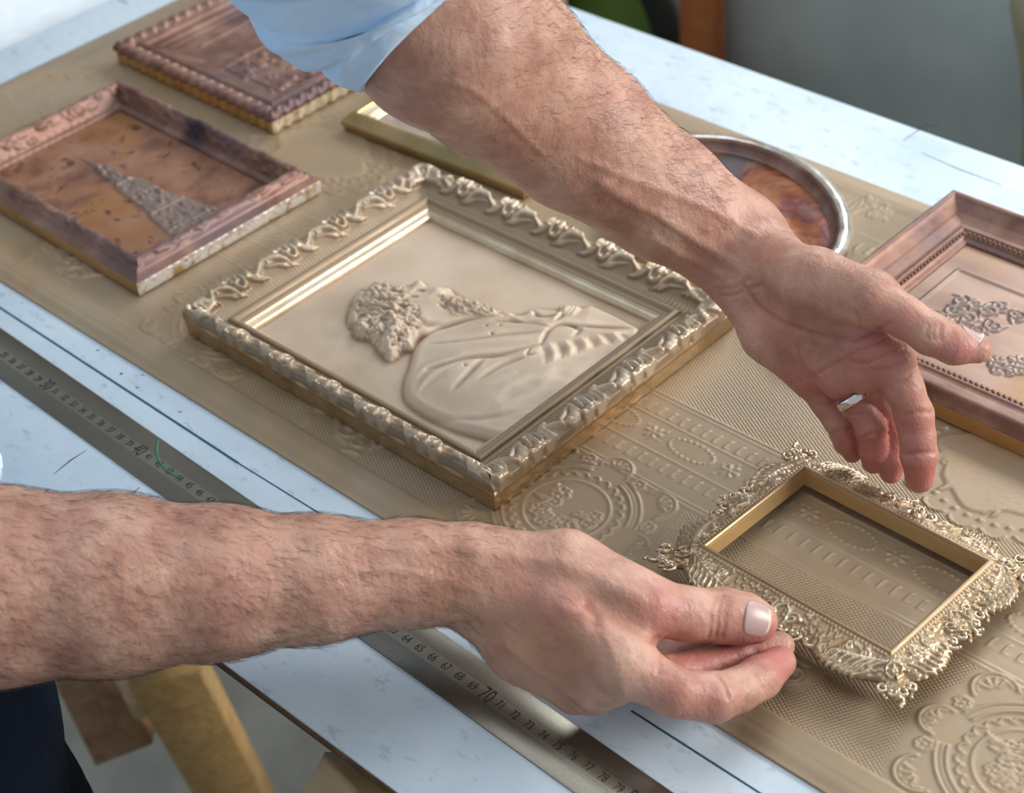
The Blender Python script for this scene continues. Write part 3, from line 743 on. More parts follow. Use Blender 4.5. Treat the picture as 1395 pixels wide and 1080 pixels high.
# pierced scroll clusters: corners and middles, each scroll its own piece
scv = {}
def scroll_piece(name, kind, x, y, z, a, flip=1, s=1.):
    if (kind, flip) not in scv:
        pc = spiral(0, 0, .50, .12, 0, 1.25*flip, 20)
        if kind == 'c': pts = np.c_[pc, np.linspace(0, .18, 20)]; rad = np.interp(np.linspace(0, 1, 20), [0, .3, 1], [.11, .17, .13])
        else:
            p2 = catmull([(0, 0), (.25, .22*flip), (.55, .18*flip), (.8, -.06*flip), (1.0, .1*flip)], 4, False); pts = np.c_[p2, np.linspace(0, .12, len(p2))]; rad = np.interp(np.linspace(0, 1, len(p2)), [0, .5, 1], [.20, .17, .08])
        parts = [tube(pts, rad, 7)]
        parts.append(ball(pts[-1] if kind == 'c' else pts[0], .2, 8, 6)); parts.append(ball(pts[0], rad[0]*1.4, 7, 5))
        v, f = merge(parts); o = mesh_np(name, v, f, M['scroll'], world=False); scv[(kind, flip)] = o.data
    else:
        o = bpy.data.objects.new(name, scv[(kind, flip)]); COL.objects.link(o)
    o.parent = root; o.matrix_local = Matrix.Translation((x*.01, y*.01, z*.01)) @ Matrix.Rotation(a, 4, 'Z') @ Matrix.Scale(s, 4)
for sx in (-1, 1):
    for sy in (-1, 1):
        x, y = sx*(SW/2-.15), sy*(SH/2-.15); a = math.atan2(sy, sx)
        for da, kind, fl in ((.9, 'c', 1), (-.9, 'c', -1), (0, 'l', 1)):
            scroll_piece('scroll', kind, x-.15*sx+.32*math.cos(a+da*1.4), y-.15*sy+.32*math.sin(a+da*1.4), .42, a+da, fl, .8)
        scroll_piece('scroll', 'c', x-.75*sx, y+.2*sy, .45, a+.7, 1, .8); scroll_piece('scroll', 'c', x+.2*sx, y-.75*sy, .45, a-.7, -1, .8)
for k in range(4):
    a = [-math.pi/2, 0, math.pi/2, math.pi][k]; L = SH if k % 2 == 0 else SW; r = L/2-.3; tx, ty = -math.sin(a), math.cos(a)
    for q, kind, fl, off in ((-1.25, 'c', -1, .1), (-.55, 'c', 1, .25), (.55, 'c', -1, .25), (1.25, 'c', 1, .1), (-1.9, 'l', 1, .05), (1.9, 'l', -1, .05), (0, 'l', 1, .1)):
        rr = r+off; aa = a+(0 if kind == 'c' else (1.4 if q > 0 else -1.4 if q < 0 else 0))
        scroll_piece('scroll', kind, rr*math.cos(a)+tx*q, rr*math.sin(a)+ty*q, .42, aa, fl, .85)

# ---- left copper frame with the church spire
fw, fh, fz = 23.8, 16.4, MT
rootL = thing('copper_picture_frame', place(15.55, 12.95, fz, -.012), 'dull copper frame at the left holding a stained plate of a church spire', 'picture frame')
prof_l = [(.12, 0), (.04, .15), (.0, .95), (.05, 1.1), (.28, 1.18), (.34, 1.28), (.52, 1.36), (.58, 1.5), (.78, 1.72), (1.0, 2.05), (1.22, 2.12), (1.36, 2.0), (1.6, 1.45), (1.8, 1.0), (1.92, .78), (2.2, .72), (2.3, .6), (2.35, .15)]
lfl = []
for k in range(4):
    L = fw if k % 2 == 0 else fh; Fl = stamp_field(L, 2.6, .09)
    for j in range(int(L*5.5)):
        s = rng.uniform(-L/2, L/2); d = rng.uniform(.75, 1.75); a = rng.uniform(-.5, .5); l_ = rng.uniform(.3, .9); Fl.stroke([(s, d), (s+l_*.5, d+a*.25), (s+l_, d+a*.1)], (.06, .10, .04), rng.uniform(.06, .15))
    lfl.append(Fl)
frame(rootL, fw, fh, prof_l, .12, .12, [M['copper'], M['copper_edge'], M['silver_leaf']], lambda d, z, t: 1 if z < 1.0 and d < .3 else 0,
      lambda k, S, D, Z, L: np.where(Z < 1.0, .02*np.sin(S*9)*np.sin(Z*9), lfl[k].sample(S, D)))
for o in rootL.children:
    pass
rails = [o for o in rootL.children]
mi = np.zeros(len(rails[1].data.polygons), np.int32); rails[1].data.polygons.foreach_get('material_index', mi); mi[mi == 1] = 2; rails[1].data.polygons.foreach_set('material_index', mi)
pw, ph = fw-4.5, fh-4.5
xs = np.arange(-pw/2, pw/2+.01, .1); ys = np.arange(-ph/2, ph/2+.01, .1); G = Field(xs, ys); PX, PY = np.meshgrid(xs, ys)
def LL(px, py): q = P(px, py, MT+.45)[:2]-(15.55, 12.95); return q
tip, base = LL(97, 208), LL(262, 300); ax_ = (base-tip)/np.linalg.norm(base-tip); nx2 = np.array([-ax_[1], ax_[0]]); Lsp = np.linalg.norm(base-tip)
def SP(t, s): return tip+ax_*t+nx2*s
wprof = lambda t: np.interp(t/Lsp, [0, .22, .24, .45, .47, .8, .82, 1.0, 1.25], [.04, .22, .42, .75, 1.0, 1.45, 1.7, 2.1, 2.3])
out_ = [SP(t, wprof(t)) for t in np.linspace(0, Lsp*1.25, 50)]+[SP(t, -wprof(t)) for t in np.linspace(Lsp*1.25, 0, 50)]
sd = poly_sdf(PX, PY, np.array(out_)); G.H += .16*smooth(-sd/.15)
for k in range(240):
    t = rng.uniform(.22*Lsp, 1.2*Lsp); ww = wprof(t)*.92; s_ = rng.uniform(-ww, ww); q = SP(t, s_); G.stroke([q, q+ax_*rng.uniform(.2, .6)], .06, rng.choice([.16, -.08]), 'add')
for t in (.24, .46, .62, .81, 1.0): G.stroke([SP(t*Lsp, -wprof(t*Lsp)), SP(t*Lsp, wprof(t*Lsp))], .09, .14, 'add')
for k in range(7): q = SP(Lsp*1.15, -4.0+k*1.3); G.stroke([q, q+ax_*1.6], .3, .08); G.stroke([q, q-ax_*.5], .12, .1)
for k in range(18): q = SP(Lsp*1.08+rng.uniform(-.3, .3), 2.3+rng.uniform(0, 1.8)); G.dot(q[0], q[1], .22, .12)
v = np.stack([PX, PY, .42+G.H], -1).reshape(-1, 3); sp_ = local(rootL, 'spire_plate', (v, grid_faces(len(ys), len(xs))), M['copper_plate']); attr(sp_, 'hi', np.clip(G.H/.12, 0, 1)*smooth(-sd/.1+.5))
for rl in rails[1:3]:
    co_ = np.zeros(len(rl.data.vertices)*3, np.float32); rl.data.vertices.foreach_get('co', co_); co_ = co_.reshape(-1, 3)*100
    q_ = LL(276, 184); attr(rl, 'scorch', np.exp(-((co_[:, 0]-q_[0]-.6)**2/2.6+(co_[:, 1]-q_[1]+.9)**2/1.6)))
local(rootL, 'backing', box(-pw/2, pw/2, -ph/2, ph/2, .02, .36), M['copper_plate'], False)

# ---- ruffled copper panel at the top left
tw, th = 19.6, 14.0
rootT = thing('ruffled_copper_panel', place(18.25-tw/2, 24.3+th/2, MT, .0), 'copper panel with a ruffled border and gilded side at the top left under the sleeve', 'picture frame')
prof_t = [(.1, 0), (.0, .1), (.0, 1.05), (-.12, 1.2), (-.14, 1.4), (.1, 1.62), (.6, 1.66), (1.0, 1.48), (1.2, 1.42), (1.35, 1.6), (1.55, 1.66), (1.75, 1.5), (1.85, 1.32), (2.5, 1.25), (2.62, 1.05), (3.0, 1.0), (3.3, .9)]
tfl = []
for k in range(4):
    L = tw if k % 2 == 0 else th; Fl = stamp_field(L, 3.6, .09); n = int(L/1.15)
    for j in range(n+1):
        s = -L/2+j*L/n; Fl.stroke([(s-.35, .05), (s-.05, .35), (s+.2, .85)], (.2, .26, .1), .24); Fl.stroke([(s+.1, .0), (s+.3, .3)], (.1, .16), .14)
    tfl.append(Fl)
frame(rootT, tw, th, prof_t, .12, .12, [M['copper'], M['copper_edge'], M['gold_leaf']], lambda d, z, t: 1 if z < 1.12 and d < .3 else 0,
      lambda k, S, D, Z, L: np.where(Z < 1.1, 0, tfl[k].sample(S, D)),
      lambda k, S, D, L, Z: .10*smooth(1-D/.8)*np.sin(S*2*math.pi/1.15))
rr = list(rootT.children)[1]; mi = np.zeros(len(rr.data.polygons), np.int32); rr.data.polygons.foreach_get('material_index', mi); mi[mi == 1] = 2; rr.data.polygons.foreach_set('material_index', mi)
pw, ph = tw-6.3, th-6.3
xs = np.arange(-pw/2, pw/2+.01, .1); ys = np.arange(-ph/2, ph/2+.01, .1); G = Field(xs, ys); PX, PY = np.meshgrid(xs, ys)
ctr = (18.25-tw/2, 24.3+th/2)
def TT(px, py): return P(px, py, MT+1.1)[:2]-ctr
for a, b, r in (((296, 98), (395, 140), .1), ((303, 88), (400, 128), .12), ((258, 84), (290, 100), .1), ((288, 98), (372, 52), .14), ((272, 60), (372, 8), .1)):
    G.stroke([TT(*a), TT(*b)], r, .16)
for k in range(70):
    q = TT(rng.uniform(330, 430), rng.uniform(70, 140)); a = rng.uniform(0, 6.28)
    G.stroke(spiral(q[0], q[1], rng.uniform(.2, .5), .05, a, 1, 8), .13, rng.uniform(.1, .3), 'max')
v = np.stack([PX, PY, .85+G.H], -1).reshape(-1, 3); local(rootT, 'relief_plate', (v, grid_faces(len(ys), len(xs))), M['copper'])
local(rootT, 'backing', box(-tw/2+.4, tw/2-.4, -th/2+.4, th/2-.4, .02, .6), M['copper'], False)

# ---- plain gold frame under the forearm
gw, gh = 18.0, 10.8
rootG = thing('gold_picture_frame', place(39.45-gw/2*math.cos(.06)+gh/2*math.sin(.06), 28.85-gw/2*math.sin(-.06)*-1+gh/2*math.cos(.06)-0, MT, .06), 'plain brassy gold frame with a pale print, half hidden under the raised forearm', 'picture frame')
prof_g = [(.25, 0), (.12, .5), (.1, .62), (.0, .7), (.0, 1.0), (.12, 1.12), (.3, 1.3), (.75, 1.75), (.95, 1.85), (1.15, 1.8), (1.25, 1.6), (1.6, 1.35), (1.72, 1.4), (1.86, 1.3), (2.2, .9), (2.3, .85), (2.35, .5)]
prof_g = [(a*.82, b*.84) for a, b in prof_g]
frame(rootG, gw, gh, prof_g, .15, .4, [M['brass'], M['gilt']], lambda d, z, t: 1 if d > 1.0 else 0)
local(rootG, 'print', box(-gw/2+1.7, gw/2-1.7, -gh/2+1.7, gh/2-1.7, .5, .62), M['cream'], False)
local(rootG, 'backing', box(-gw/2+.6, gw/2-.6, -gh/2+.6, gh/2-.6, .02, .45), M['chip'], False)

# ---- oval frame
oa, ob = 10.35, 7.9
rootO = thing('oval_frame', place(53.0, 35.15, MT, -.436), 'oval frame with a bright silvered rim and heat-coloured copper plate by the wrist', 'picture frame')
a = np.linspace(0, 2*math.pi, 140, endpoint=False)
prof_o = [(.55, 0), (.2, .1), (.0, .45), (.0, .9), (.15, 1.25), (.5, 1.5), (.85, 1.5), (1.1, 1.3), (1.2, 1.0), (1.45, .7), (1.6, .65), (1.65, .3)]
pr = resample(prof_o, .14)
v = np.concatenate([np.stack([(oa-d)*np.cos(a)*(1+.003*np.sin(a*23)), (ob-d)*np.sin(a)*(1+.003*np.sin(a*31)), z+0*a], 1) for d, z in pr])
f = grid_faces(len(pr), len(a), wrap_x=True, wrap_y=True)
mi = np.zeros((len(pr), len(a)), np.int32); mi[[i for i in range(len(pr)) if pr[i, 0] > .80 and pr[i, 1] < 1.49], :] = 1
local(rootO, 'rim', (v, f), None, mats=[M['silver'], M['copper']], midx=mi.ravel())
def m_heat():
    t = NT('heat_coloured_copper'); n = t.noise(30, 5, .7, None, 1.2); b = t.noise(16, 3, .6)
    c = t.ramp(n, [(.30, (.04, .015, .012)), (.44, (.26, .075, .025)), (.55, (.34, .14, .065)), (.68, (.20, .09, .07)), (.8, (.10, .03, .09))])
    c = t.mix(t.ramp(b, [(.53, (0, 0, 0)), (.555, (.8, .8, .8)), (.58, (0, 0, 0))]), c, (.12, .025, .07)); c = t.mix(t.ramp(b, [(.56, (0, 0, 0)), (.61, (.85, .85, .85))]), c, (.09, .10, .115))
    return t.fin(c, .42, .6, t.bump(n, .35, .001))
rg = np.linspace(0, 1, 30); v = np.concatenate([np.stack([(oa-1.5)*r*np.cos(a), (ob-1.5)*r*np.sin(a), .62+.1*np.cos(r*14)*(1-r)+.05*np.sin(a*9+r*12)*r*(1-r)*4+0*a], 1) for r in rg])
local(rootO, 'copper_plate', (v, grid_faces(30, len(a), wrap_x=True)), m_heat())

# ---- right copper frame with the beaded moulding
rw, rh = 27.0, 19.2
rootR = thing('beaded_copper_frame', place(64.1+rw/2, 26.2+rh/2, MT, .0), 'brown copper frame with a beaded moulding at the right behind the raised hand', 'picture frame')
prof_r = [(.1, 0), (.0, .1), (.0, 1.1), (.15, 1.35), (.35, 1.9), (.5, 2.0), (.7, 1.95), (.9, 1.7), (1.5, 1.15), (2.2, .95), (2.5, .98), (2.6, 1.1), (2.75, 1.1), (2.82, .95), (3.1, .92), (3.25, .7), (3.45, .68), (3.55, .5)]
frame(rootR, rw, rh, prof_r, .12, .25, [M['copper'], M['copper_edge']], lambda d, z, t: 1 if z < 1.0 and d < .2 else 0)
rails = list(rootR.children)
bead0 = None
def bead(parent, x, y):
    global bead0
    if bead0 is None:
        vv, ff = ball((0, 0, 0), (.13, .13, .12), 8, 5); o = mesh_np('bead', vv, ff, M['copper'], world=False); bead0 = o
    else: o = bpy.data.objects.new('bead', bead0.data); COL.objects.link(o)
    o.parent = parent; o.matrix_local = Matrix.Translation((x*.01, y*.01, .0102))
for x in np.arange(-rw/2+3.3, rw/2-3.2, .37): bead(rails[0], x, -rh/2+3.0); bead(rails[2], x, rh/2-3.0)
for y in np.arange(-rh/2+3.4, rh/2-3.2, .37): bead(rails[3], -rw/2+3.0, y); bead(rails[1], rw/2-3.0, y)
pw, ph = rw-6.8, rh-6.8
xs = np.arange(-pw/2, pw/2+.01, .09); ys = np.arange(-ph/2, ph/2+.01, .09); G = Field(xs, ys); PX, PY = np.meshgrid(xs, ys)
cR = (64.1+rw/2, 26.2+rh/2)
def RR(px, py): return P(px, py, MT+.8)[:2]-cR
c0 = RR(1307, 362); c1 = RR(1215, 452)
G.stroke([c0, (pw/2, c0[1])], .09, .10); G.stroke([c0, (c0[0], -ph/2+1.4)], .09, .10)
for k in range(13):
    q = RR(*[(1285, 428), (1300, 420), (1318, 430), (1330, 445), (1300, 445), (1345, 420), (1310, 405), (1355, 440), (1290, 445), (1385, 425), (1330, 410), (1365, 415), (1318, 455)][k])
    G.stroke(spiral(q[0], q[1], .62, .08, k*1.3, 1.5*(1 if k % 2 else -1), 20), np.linspace(.10, .05, 20), .17)
    for j in range(3): leaf_a = k*2.1+j*2.2; G.stroke([q, q+.45*np.array([math.cos(leaf_a), math.sin(leaf_a)]), q+.85*np.array([math.cos(leaf_a+.5), math.sin(leaf_a+.5)])], (.05, .12, .04), .13)
for k in range(12): q = RR(1350+k*5, 485+(k % 3)*8); G.dot(q[0], q[1], .2, .15); G.stroke(spiral(q[0], q[1], .42, .1, k, 1, 12), .07, .14)
v = np.stack([PX, PY, .5+G.H], -1).reshape(-1, 3)
def m_plate2():
    t = NT('tarnished_copper_plate'); n = t.noise(10, 4, .6, t.vec((1, 4, 1), (0, 0, .2))); b = t.noise(7, 4, .6)
    c = t.ramp(n, [(.3, (.20, .12, .085)), (.55, (.32, .205, .15)), (.75, (.36, .25, .19))]); c = t.mix(t.ramp(b, [(.56, (0, 0, 0)), (.7, (.85, .85, .85))]), c, (.30, .16, .05)); c = t.mix(t.math('MULTIPLY', t.at('hi'), .7, True), c, (.36, .32, .31))
    return t.fin(c, .4, .55, t.bump(n, .1))
op_ = local(rootR, 'ornament_plate', (v, grid_faces(len(ys), len(xs))), m_plate2()); attr(op_, 'hi', np.clip(G.H/.2, 0, 1))
local(rootR, 'backing', box(-pw/2, pw/2, -ph/2, ph/2, .02, .44), M['copper'], False)

# ================================================================== PERSON
def nz(v): v = np.asarray(v, float); return v/np.linalg.norm(v)
class Body:
    """signed distance model: capsules with varying radius, smooth-joined"""
    def __init__(s): s.core = []; s.chains = []; s.grooves = []; s.ridges = []
    @staticmethod
    def cap(p, a, b, ra, rb, n=None, sq=1.0):
        e = b-a; t = np.clip(((p-a) @ e)/(e @ e+1e-9), 0, 1)[:, None]; v = p-a-t*e; d2 = (v*v).sum(1)
        if n is not None: q = v @ n; d2 = d2+(sq*sq-1)*q*q
        return np.sqrt(d2)-(ra+(rb-ra)*t[:, 0])
    @staticmethod
    def smin(a, b, k):
        h = np.maximum(k-np.abs(a-b), 0)/k; return np.minimum(a, b)-h*h*k*.25
    def ev(s, p):
        p = np.asarray(p, float); d = None
        core_, chains_, groov_ = s.core, s.chains, s.grooves
        if len(p) > 2000:      # leave out what cannot reach this batch of points
            c0 = (p.min(0)+p.max(0))/2; R0 = np.linalg.norm(p-c0, axis=1).max(); cc = c0[None]
            al = [s.cap(cc, q[0], q[1], q[2], q[3], q[4], q[5])[0] for q in s.core]; m0 = min(al)
            core_ = [q for q, v_ in zip(s.core, al) if v_ < m0+2*R0*1.5+q[6]+.3]
            chains_ = [(ch, k) for ch, k in s.chains if min(s.cap(cc, q[0], q[1], q[2], q[3])[0] for q in ch) < R0*1.3+2.0]
            groov_ = [g for g in s.grooves if (np.abs(np.clip(c0, g[0].min(0), g[0].max(0))-c0) < R0+1).all()]
        for a, b, ra, rb, n, sq, k in core_:
            q = s.cap(p, a, b, ra, rb, n, sq); d = q if d is None else s.smin(d, q, k)
        res = d.copy()
        for ch, k in chains_:
            c = None
            for a, b, ra, rb, n, sq, kk in ch:
                q = s.cap(p, a, b, ra, rb, n, sq); c = q if c is None else s.smin(c, q, kk)
            res = np.minimum(res, s.smin(d, c, k))
        for pts, r, h in groov_:
            near = np.abs(res) < .6
            if not near.any(): continue
            idx = np.where(near)[0]; pp = p[idx]
            box_ = np.all((pp > pts.min(0)-3*r) & (pp < pts.max(0)+3*r), axis=1)
            if not box_.any(): continue
            idx = idx[box_]; pp = pp[box_]; best = np.full(len(pp), 1e9)
            for i in range(len(pts)-1): best = np.minimum(best, s.cap(pp, pts[i], pts[i+1], 0, 0))
            tt = np.exp(-(best/r)**2); res[idx] += h*tt
        return res
    def trace(s, o, d, tmax=200.):
        o = np.asarray(o, float); d = nz(d); t = 0.
        for _ in range(160):
            q = s.ev((o+d*t)[None])[0]
            if q < .003: return o+d*t
            t += max(q*.8, .003)
            if t > tmax: return None
        return o+d*t
    def pix(s, px, py):
        r = RC @ np.array([(px-697.5)/F_PX, -(py-540)/F_PX, -1.0]); r = nz(r); return s.trace(CAM+r*40, r)
    def normal(s, p):
        e = .03; q = np.array([p+[e, 0, 0], p-[e, 0, 0], p+[0, e, 0], p-[0, e, 0], p+[0, 0, e], p-[0, 0, e]]); v = s.ev(q)
        return nz([v[0]-v[1], v[2]-v[3], v[4]-v[5]])
    def line(s, pts, r, h, n=4):
        """crease (h > 0) or vein/tendon (h < 0) on the visible skin, through pixels of the photograph"""
        q = catmull(pts, n, False) if len(pts) > 2 else np.array(pts, float)
        w_ = [s.pix(*a) for a in q]; w_ = [a for a in w_ if a is not None]
        if len(w_) < 2: return
        # drop jumps to other surfaces
        keep = [w_[0]]
        for a in w_[1:]:
            if np.linalg.norm(a-keep[-1]) < 2.0: keep.append(a)
        if len(keep) > 1: s.pending.append((np.array(keep), max(r*.9, .10) if h > 0 else r*1.6, h*1.7 if h > 0 else h*1.3))
    pending = None
    def mesh(s, lo, hi, h):
        lo = np.array(lo, float); B = 8; n = np.ceil((np.array(hi)-lo)/h/B).astype(int)*B+1
        nb = (n-1)//B
        ax = [lo[i]+(np.arange(nb[i])+.5)*B*h for i in range(3)]
        C = np.stack(np.meshgrid(*ax, indexing='ij'), -1).reshape(-1, 3); dc = s.ev(C).reshape(nb)
        V = np.repeat(np.repeat(np.repeat(dc, B, 0), B, 1), B, 2); V = np.pad(V, ((0, 1),)*3, mode='edge').astype(np.float32)
        act = np.argwhere(np.abs(dc) < B*h*.87*1.35+.1); g = np.arange(B+1); G3 = np.stack(np.meshgrid(g, g, g, indexing='ij'), -1).reshape(-1, 3)
        key = (act//3)@np.array([10000, 100, 1]); act = act[np.argsort(key, kind='stable')]
        for i0 in range(0, len(act), 24):
            blk = act[i0:i0+24]; idx = (blk[:, None]*B+G3[None]).reshape(-1, 3)
            V[idx[:, 0], idx[:, 1], idx[:, 2]] = s.ev(lo+idx*h)
        # surface nets
        S = V < 0; c = np.zeros(np.array(S.shape)-1, np.int16)
        for dx in (0, 1):
            for dy in (0, 1):
                for dz in (0, 1): c += S[dx:S.shape[0]-1+dx, dy:S.shape[1]-1+dy, dz:S.shape[2]-1+dz]
        cells = np.argwhere((c > 0) & (c < 8)); idm = np.full(c.shape, -1, np.int64); idm[tuple(cells.T)] = np.arange(len(cells))
        acc = np.zeros((len(cells), 3)); cnt = np.zeros(len(cells))
        cor = [(0, 0, 0), (1, 0, 0), (0, 1, 0), (1, 1, 0), (0, 0, 1), (1, 0, 1), (0, 1, 1), (1, 1, 1)]
        for i in range(8):
            for j in range(i+1, 8):
                a, b = np.array(cor[i]), np.array(cor[j])
                if np.abs(a-b).sum() != 1: continue
                va = V[tuple((cells+a).T)]; vb = V[tuple((cells+b).T)]; m = (va < 0) != (vb < 0)
                t = va[m]/(va[m]-vb[m]); acc[m] += a+(b-a)*t[:, None]; cnt[m] += 1
        verts = lo+(cells+acc/cnt[:, None])*h
        faces = []
        for axis in range(3):
            sl0 = [slice(None)]*3; sl1 = [slice(None)]*3; sl0[axis] = slice(0, -1); sl1[axis] = slice(1, None)
            e = np.argwhere(S[tuple(sl0)] != S[tuple(sl1)]); u, v_ = [(1, 2), (2, 0), (0, 1)][axis]
            ok = (e[:, u] > 0) & (e[:, v_] > 0) & (e[:, u] < c.shape[u]) & (e[:, v_] < c.shape[v_]) & (e[:, axis] < c.shape[axis]); e = e[ok]
            inside = S[tuple(e.T)]
            def at(du, dv): q = e.copy(); q[:, u] -= du; q[:, v_] -= dv; return idm[tuple(q.T)]
            q = np.stack([at(1, 1), at(0, 1), at(0, 0), at(1, 0)], 1); q[~inside] = q[~inside][:, ::-1]
            faces.append(q[(q >= 0).all(1)])
        return verts, np.concatenate(faces)

def chain(pts, k=.5, n=None, sq=1.0, kk=.25):
    """pts = [(px, py, z, radius)...] or world tuples"""
    w_ = [P(a[0], a[1], a[2]) for a in pts]
    return ([(w_[i], w_[i+1], pts[i][3], pts[i+1][3], n, sq, kk) for i in range(len(pts)-1)], k)

# ---- left arm (raised, reaching over the frames), palm towards us
A = Body(); A.pending = []
nL = nz(CAM-P(1100, 420, 9))
def core(B, pts, n=None, sq=1.0, k=.9):
    w_ = [P(a[0], a[1], a[2]) for a in pts]
    for i in range(len(pts)-1): B.core.append((w_[i], w_[i+1], pts[i][3], pts[i+1][3], n, sq, k))
s0 = P(605, 23, 28.2); dS = depth(s0)
def at_depth(px, py, d): return CAM+RC @ np.array([(px-697.5)/F_PX, -(py-540)/F_PX, -1.0])*d
core(A, [(607, 38, 27.2, 4.85), (677, 94, 23.5, 4.6), (787, 183, 18.5, 4.05), (900, 266, 13.8, 3.45), (1000, 332, 10.6, 2.95)], nL, 1.22)
for a_, b_ in (((607, 38), (568, -20)), ((568, -20), (500, -100)), ((500, -100), (450, -180))):
    A.core.append((P(607, 38, 27.2) if a_[0] == 607 else at_depth(*a_, dS-(a_[0] < 510)*2.2), at_depth(*b_, dS-(2.2 if b_[0] == 500 else 5 if b_[0] == 450 else 0)), 4.85 if a_[0] == 607 else 4.9, 4.9, None, 1, 1.2))
core(A, [(1000, 332, 10.6, 2.9), (1050, 375, 10.2, 2.5)], nL, 1.35)
# metacarpal rays
core(A, [(1030, 352, 10.3, 1.6), (1120, 425, 10.4, 1.5), (1208, 482, 9.6, 1.25)], nL, 1.15)
core(A, [(1025, 365, 10.0, 1.6), (1110, 440, 9.5, 1.45), (1180, 505, 8.4, 1.2)], nL, 1.15)
core(A, [(1015, 375, 9.6, 1.6), (1085, 450, 8.6, 1.45), (1143, 515, 7.4, 1.15)], nL, 1.15)
core(A, [(1008, 385, 9.2, 1.6), (1050, 455, 7.8, 1.5), (1102, 515, 6.4, 1.1)], nL, 1.15)
# thenar mound and thumb
core(A, [(1040, 350, 11.2, 1.5), (1110, 385, 12.0, 1.75), (1180, 408, 12.6, 1.35)], None, 1, .7)
A.chains.append(chain([(1110, 385, 12.2, 1.55), (1190, 406, 12.7, 1.36), (1232, 432, 12.3, 1.06), (1268, 455, 11.8, 1.06), (1300, 470, 11.3, .98), (1331, 475, 11.0, .76)], .7, kk=.35))
A.chains.append(chain([(1190, 470, 9.8, 1.2), (1216, 488, 9.4, 1.15), (1232, 530, 8.0, 1.02), (1245, 565, 6.6, 1.03), (1250, 595, 5.5, .94), (1252, 620, 4.5, .97), (1253, 652, 3.0, .78)], .55))
A.chains.append(chain([(1183, 508, 7.9, .95), (1208, 552, 5.5, .76), (1219, 588, 4.1, .76), (1217, 612, 3.2, .74), (1215, 628, 2.7, .76), (1214, 643, 2.1, .64)], .3))
A.chains.append(chain([(1148, 518, 7.1, .95), (1172, 555, 5.8, .80), (1187, 582, 4.9, .80), (1191, 602, 3.9, .75), (1191, 615, 3.3, .77), (1190, 629, 2.6, .66)], .3))
A.chains.append(chain([(1104, 515, 6.2, .98), (1125, 548, 5.2, .82), (1142, 576, 4.3, .76), (1149, 592, 3.6, .69), (1153, 602, 3.1, .69), (1161, 617, 2.4, .56)], .35))
ln = A.line
ln([(982, 402), (1000, 402), (1014, 396), (1040, 388)], .07, .10); ln([(975, 393), (1000, 392), (1020, 380)], .06, .06)        # wrist creases
ln([(1014, 392), (1040, 425), (1080, 446), (1130, 460), (1165, 462)], .16, .16); ln([(1165, 460), (1200, 446), (1212, 440)], .10, .12)
ln([(1155, 490), (1180, 495), (1215, 478), (1232, 470)], .07, .10); ln([(1100, 515), (1130, 500), (1165, 480), (1205, 462)], .08, .07)
ln([(1190, 505), (1215, 500), (1240, 484)], .07, .09); ln([(1085, 470), (1095, 500), (1115, 520)], .09, .06)
ln([(1222, 522), (1235, 515), (1248, 500)], .07, .13); ln([(1232, 566), (1248, 561), (1270, 562)], .06, .10); ln([(1233, 619), (1252, 617), (1274, 617)], .06, .10)
ln([(1112, 552), (1130, 547), (1148, 545)], .06, .10); ln([(1128, 592), (1145, 585), (1160, 583)], .05, .08)
ln([(1155, 565), (1172, 563), (1185, 562)], .05, .08); ln([(1177, 595), (1190, 590), (1204, 590)], .05, .08)
ln([(1165, 425), (1172, 440), (1170, 458)], .10, .06)
for q in range(3): ln([(1266+q*8, 444-q), (1262+q*9, 456), (1266+q*8, 462)], .05, .09)                                         # thumb joint wrinkles
# tendons and veins of the inner forearm
ln([(1000, 360), (955, 335), (905, 300), (860, 275), (820, 250)], .22, -.16); ln([(985, 375), (940, 355), (890, 325)], .20, -.12)
ln([(975, 350), (930, 322), (900, 302), (880, 288)], .22, .05)
ln([(1030, 320), (985, 295), (930, 270), (850, 240), (790, 215)], .14, -.07); ln([(740, 210), (690, 160), (640, 120), (600, 110)], .13, -.06)
ln([(1000, 300), (960, 240), (900, 200)], .14, -.05)
A.grooves = A.pending
vA, fA = A.mesh((38, -14, 0), (84, 30, 42), .105)

# ---- right arm (lower), thumb on top of the small frame
Bm = Body(); Bm.pending = []
nR = nz((.45, -.85, .25))
core(Bm, [(-170, 802, 11, 4.9), (-60, 800, 10.5, 4.75), (0, 799, 10, 4.6), (150, 796, 9.4, 4.25), (300, 793, 8.8, 3.60), (430, 789, 8.2, 2.98), (560, 781, 7.4, 2.5), (640, 783, 6.9, 2.45)])
core(Bm, [(640, 783, 6.9, 2.4), (690, 795, 6.5, 2.3)], nR, 1.1)
core(Bm, [(670, 785, 6.9, 1.7), (760, 830, 6.4, 1.5), (852, 905, 5.6, 1.25)])
core(Bm, [(660, 795, 6.4, 1.7), (745, 860, 5.2, 1.45), (835, 925, 4.3, 1.2)])
core(Bm, [(650, 805, 5.9, 1.6), (725, 880, 4.4, 1.45), (808, 940, 3.2, 1.15)])
core(Bm, [(645, 815, 5.5, 1.5), (705, 885, 3.8, 1.35), (782, 942, 2.4, 1.05)])
core(Bm, [(690, 768, 7.2, 1.6), (770, 778, 7.0, 1.9), (850, 815, 6.4, 1.65)], None, 1, .8)
core(Bm, [(850, 850, 5.2, 1.5), (860, 895, 5.2, 1.2)], None, 1, .7)
Bm.chains.append(chain([(800, 790, 6.8, 1.6), (882, 826, 6.1, 1.50), (935, 836, 5.2, 1.28), (985, 838, 4.4, 1.32), (1015, 843, 4.0, 1.24), (1032, 847, 3.8, 1.0)], .6, kk=.4))
